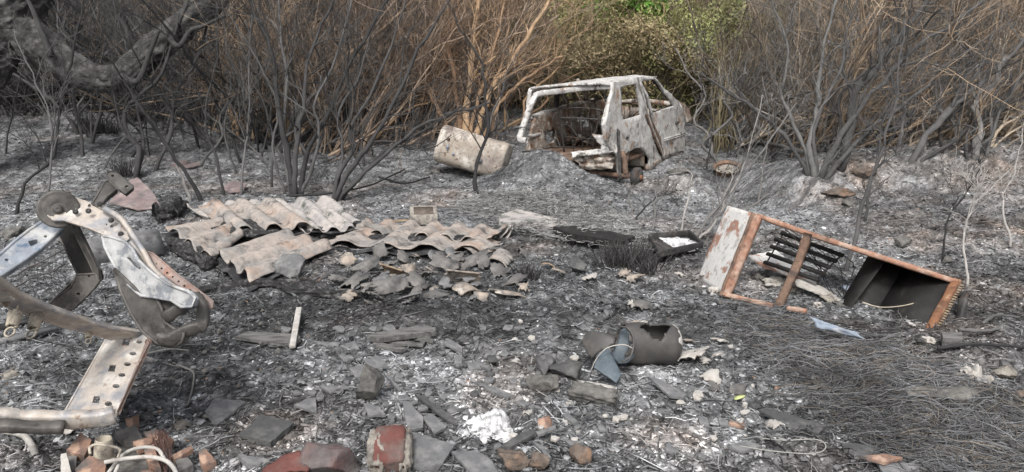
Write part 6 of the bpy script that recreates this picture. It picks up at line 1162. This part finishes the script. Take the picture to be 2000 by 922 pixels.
# bracket and lever
part('hinge_bracket', zs([(225, 215), (310, 195), (385, 215), (455, 245), (520, 285), (560, 330), (582, 385), (560, 400), (530, 392), (470, 365), (400, 335), (290, 300), (240, 300), (205, 270)]), [zs(circ(403, 235, 8, 8, 10)), zs(circ(503, 328, 8, 8, 10)), zs(circ(480, 318, 4, 4, 8)), zs(circ(342, 258, 5, 4, 8))], ((120, 400, 3.25), (240, 440, 3.25), (150, 430, 3.22)), .012, M['frame'], None, .0035)
part('lever', zs([(415, 225), (470, 130), (500, 120), (530, 150), (525, 160), (480, 195), (465, 215), (450, 245)]), (), ((195, 390, 3.30), (215, 355, 3.38), (200, 370, 3.34)), .03, M['framedk'], None, .006)
part('lever_plate', zs([(478, 95), (500, 80), (530, 90), (598, 145), (598, 155), (565, 185), (530, 160), (490, 120)]), [zs(circ(507, 100, 7, 5, 10)), zs(circ(570, 148, 8, 7, 10))], ((208, 340, 3.36), (258, 365, 3.30), (240, 380, 3.27)), .012, M['framedk'], None, .004)
hc = P(zs([(262, 250)])[0][0], zs([(262, 250)])[0][1], 3.22); axd = nrm(CAM+np.array([-.3, 0, 0])-hc)
lathe(MB(), hc-axd*.02, axd, [(0, .001), (0, .082), (.018, .084), (.024, .074), (.018, .066), (.024, .058), (.018, .048), (.026, .036), (.020, .028), (.026, .018), (.036, .016), (.038, .008), (.036, .001)], 40).build('hinge_disc', M['framedk'], root)
for x, y in ((448, 228), (544, 362), (398, 258), (340, 262), (500, 300)):
    q = P(zs([(x, y)])[0][0], zs([(x, y)])[0][1], 3.22); lathe(MB(), q-axd*.004, axd, [(0, .001), (0, .012), (.007, .012), (.010, .007), (.010, .001)], 12).build('bolt', M['dkmetal'], root)
# side wing, curved plate
wpts = zs([(465, 370), (500, 375), (560, 395), (600, 430), (625, 480), (690, 540), (760, 590), (850, 620), (880, 650), (870, 690), (820, 690), (775, 660), (690, 645), (640, 640), (590, 600), (540, 540), (500, 470), (475, 420)])
def bowl(p, u, v): return .0
wpl = ((205, 465, 3.20), (290, 520, 3.05), (250, 580, 3.10))
PLw = PL(*wpl)
o = bmobj('side_wing', panel(PLw, wpts, [zs([(570, 470), (585, 468), (635, 515), (630, 525), (600, 505)])], .014, .03, lambda p, u, v: .02*float(fbm(np.array(u*5), np.array(v*5), 2, 3))), M['wing'], root, True); trim('wing_edge', wpts, PLw, .007, M['wing'], o, .003)
w2 = zs([(515, 520), (590, 590), (640, 640), (700, 645), (730, 700), (740, 760), (800, 800), (830, 810), (820, 850), (770, 868), (705, 855), (640, 800), (590, 720), (545, 620)])
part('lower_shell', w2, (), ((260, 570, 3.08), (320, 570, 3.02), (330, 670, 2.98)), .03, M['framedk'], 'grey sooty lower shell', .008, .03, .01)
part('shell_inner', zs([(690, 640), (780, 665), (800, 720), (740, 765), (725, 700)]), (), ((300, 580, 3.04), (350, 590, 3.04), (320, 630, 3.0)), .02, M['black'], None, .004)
m = MB(); pw = lambda x, y, d: P(x/2.3044, 300+y/2.305, d)
for pts in ([pw(740, 745, 3.0), pw(800, 700, 3.02), pw(880, 660, 3.05)], [pw(880, 640, 3.07), pw(910, 690, 3.04), pw(912, 760, 3.0), pw(890, 790, 2.98)], [pw(900, 780, 2.99), pw(830, 800, 2.97), pw(760, 840, 2.95), pw(720, 830, 2.97)]): sec(m, pts, .03, .05, 16, (0, 1, 0.2))
m.build('shell_loop', M['framedk'], root)
m = MB()
for pts in ([pw(455, 240, 3.25), pw(540, 290, 3.2), pw(600, 370, 3.17), pw(650, 450, 3.15), pw(690, 520, 3.12), pw(780, 600, 3.1), pw(880, 640, 3.08)], [pw(590, 400, 3.18), pw(640, 460, 3.16), pw(700, 540, 3.13)]): m.tubes(spline(pts, 40), .013, 8)
m.build('bent_tube_frame', M['frame'], root)
part('perforated_rail', zs([(660, 440), (690, 450), (800, 545), (960, 665), (955, 695), (925, 700), (880, 640), (800, 590), (720, 530)]), [zs(circ(702+k*25.5, 498+k*19.5, 6, 5, 8)) for k in range(9)], ((290, 495, 3.18), (410, 600, 3.08), (330, 560, 3.12)), .012, M['rail'], 'pinkish rusty rail with a row of holes', .004)
# lower front rail
part('front_rail', zs([(-120, 500), (0, 570), (100, 645), (230, 700), (360, 745), (500, 790), (660, 815), (500, 835), (400, 805), (280, 775), (130, 725), (0, 672), (-120, 600)]), [zs([(25, 655), (45, 640), (70, 655), (60, 668)]), zs(circ(205, 712, 9, 7, 8)), zs([(305, 755), (340, 765), (330, 775), (300, 768)])], ((0, 580, 2.75), (215, 645, 3.25), (60, 600, 2.88)), .02, M['frame'], None, .008)
# holed plate
hp = [(a/2.864, 600+b/2.864) for a, b in [(615, 105), (700, 125), (830, 150), (825, 195), (640, 620), (600, 640), (520, 625), (360, 590), (600, 170)]]
zh = lambda x, y, a, b, n=12: [(p[0]/2.864, 600+p[1]/2.864) for p in circ(x, y, a, b, n)]
rc = lambda x, y: [((x+i)/2.864, 600+(y+j)/2.864) for i, j in ((-14, -20), (22, -18), (13, 19), (-24, 17))]
part('holed_plate', hp, [zh(779, 194, 18, 9), zh(743, 259, 20, 11), zh(713, 319, 20, 11), zh(682, 380, 20, 12), zh(650, 442, 20, 12), zh(606, 540, 21, 14), rc(707, 198), rc(628, 342), rc(540, 518), zh(700, 154, 5, 4, 8)], ((215, 650, 3.42), (288, 655, 3.36), (200, 815, 3.02)), .01, M['frame'], 'beige plate with a row of round holes', .006)
part('plate_flange', [(a/2.864, 600+b/2.864) for a, b in [(830, 150), (835, 190), (740, 400), (650, 600), (636, 612), (640, 570), (700, 440), (818, 190)]], (), ((290, 655, 3.36), (225, 815, 3.00), (255, 740, 3.20)), .012, M['rail'], None, .004)
pb = lambda x, y, d: P(x/2.864, 600+y/2.864, d)
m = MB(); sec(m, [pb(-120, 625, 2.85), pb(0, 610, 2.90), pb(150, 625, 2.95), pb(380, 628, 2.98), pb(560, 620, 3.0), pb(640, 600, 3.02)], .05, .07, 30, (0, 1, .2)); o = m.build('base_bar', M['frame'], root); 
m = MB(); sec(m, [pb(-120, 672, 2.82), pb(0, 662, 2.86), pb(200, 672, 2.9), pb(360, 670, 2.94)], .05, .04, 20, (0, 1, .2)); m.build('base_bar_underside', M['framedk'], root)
m = MB(); sec(m, [zb(770, 275, .10), zb(850, 300, .05)], .03, .03, 8, (0, 0, 1)); m.build('stub', M['frame'], root); m = MB(); sec(m, [zb(680, 465, .08), zb(760, 480, .05)], .025, .025, 8, (0, 0, 1)); m.build('stub', M['frame'], root)
# springs
def spring(a, b, rad, mat, turns=9):
    a, b = np.asarray(a), np.asarray(b); ax_ = nrm(b-a); L_ = np.linalg.norm(b-a); u_ = nrm(np.cross(ax_, [0, 1, 0])); v_ = np.cross(ax_, u_); T = np.linspace(0, 2*PI*turns, turns*14); A = a+ax_*(T/T[-1]*L_)[:, None]+(u_*np.cos(T)[:, None]+v_*np.sin(T)[:, None])*rad*(1-.25*(T/T[-1]))[:, None]
    m = MB(); m.tubes(A, rad*.28, 6); T2 = np.linspace(-.6, 2*PI-.9, 22); hk = b+ax_*rad*1.1+(u_*np.cos(T2)[:, None]+ax_*np.sin(T2)[:, None])*rad*.9; m.tubes(hk, rad*.2, 6); m.tubes(spline([a, a-ax_*rad*2.5], 4), rad*.22, 6); return m.build('coil_spring', mat, root)
spring(pw(72, 715, 2.83), pw(52, 778, 2.80), .021, M['cream']); spring(pw(172, 712, 2.95), pw(148, 790, 2.90), .021, M['cream']); spring(pw(402, 790, 3.22), pw(398, 830, 3.2), .014, M['cream'], 6)
m = MB()
for a_, b_ in (((40, 560), (330, 415)), ((60, 600), (300, 500)),): m.tubes(spline([pw(*a_, 3.5), pw(*b_, 3.6)], 10)+r.normal(0, .004, (10, 3)), .004, 5)
for k in range(7): m.tubes(spline([pw(90+k*32, 480-k*8, 3.6), pw(110+k*30, 560, 3.6), pw(130+k*32, 640-k*3, 3.55)], 10)+r.normal(0, .006, (10, 3)), .0016, 4)
for k in range(5): m.tubes(spline([pw(60, 520+k*28, 3.6), pw(180, 505+k*28, 3.6), pw(300, 490+k*30, 3.55)], 10)+r.normal(0, .006, (10, 3)), .0016, 4)
m.tubes(spline([pw(120, 825, 2.9), pw(220, 850, 2.98), pw(400, 885, 3.1)], 14), .002, 5)
m.build('wire_mesh', M['dkmetal'], root)
# grey half pipe behind the seat frame and pale bar under the rail
m = MB(); a_ = pw(215, 420, 3.95); b_ = pw(700, 385, 3.75)
V = []; cs_ = [(-.09, 0), (-.055, .10), (-.02, .13), (.03, .13), (.06, .10), (.10, 0)]
A1 = [pw(212, 440, 4.2), pw(260, 395, 4.3), pw(360, 380, 4.35), pw(430, 490, 3.9), pw(300, 490, 4.0), pw(215, 455, 4.1)]
bmobj('x', bmesh.new(), M['slate']) if False else None
pl_ = at(100, 498); e0 = at(195, 510, 0); e1_ = at(322, 495, 0); 
prof = [(-.17, 0), (-.10, .15), (-.03, .19), (.02, .19), (.05, .17), (.13, .0)]
P0 = at(215, 505); P1 = at(300, 492); axh = nrm(np.array([P1[0]-P0[0], P1[1]-P0[1], 0])); sdx = np.array([-axh[1], axh[0], 0]); V = []
for s_ in np.linspace(0, 1, 10):
    for a2, b2 in prof: V.append(P0+(P1-P0)*s_-axh*.25*(1-s_)+axh*.05+sdx*a2*-1+np.array([0, 0, b2+.0]))
I = np.arange(60).reshape(10, 6); o = MB().add(np.array(V), np.stack([I[:-1, :-1], I[:-1, 1:], I[1:, 1:], I[1:, :-1]], -1).reshape(-1, 4)).build('metal_channel', M['slate'], loc=P0, smooth=False); solid(o, .012, 0); tag(o, 'grey folded metal channel lying behind the seat frame', 'metal channel')
m = MB(); m.bar(at(-20, 672, .02), at(110, 640, .04), .06, .025); o = m.build('metal_bar', M['slate'], loc=at(0, 665)); tag(o, 'grey flat bar lying under the front rail at the left edge', 'bar')
m = MB(); m.bar(at(-20, 645, .02), at(95, 618, .03), .05, .03); o = m.build('charred_lath', M['char'], loc=at(0, 640)); tag(o, 'charred lath lying beside the grey flat bar', 'lath')
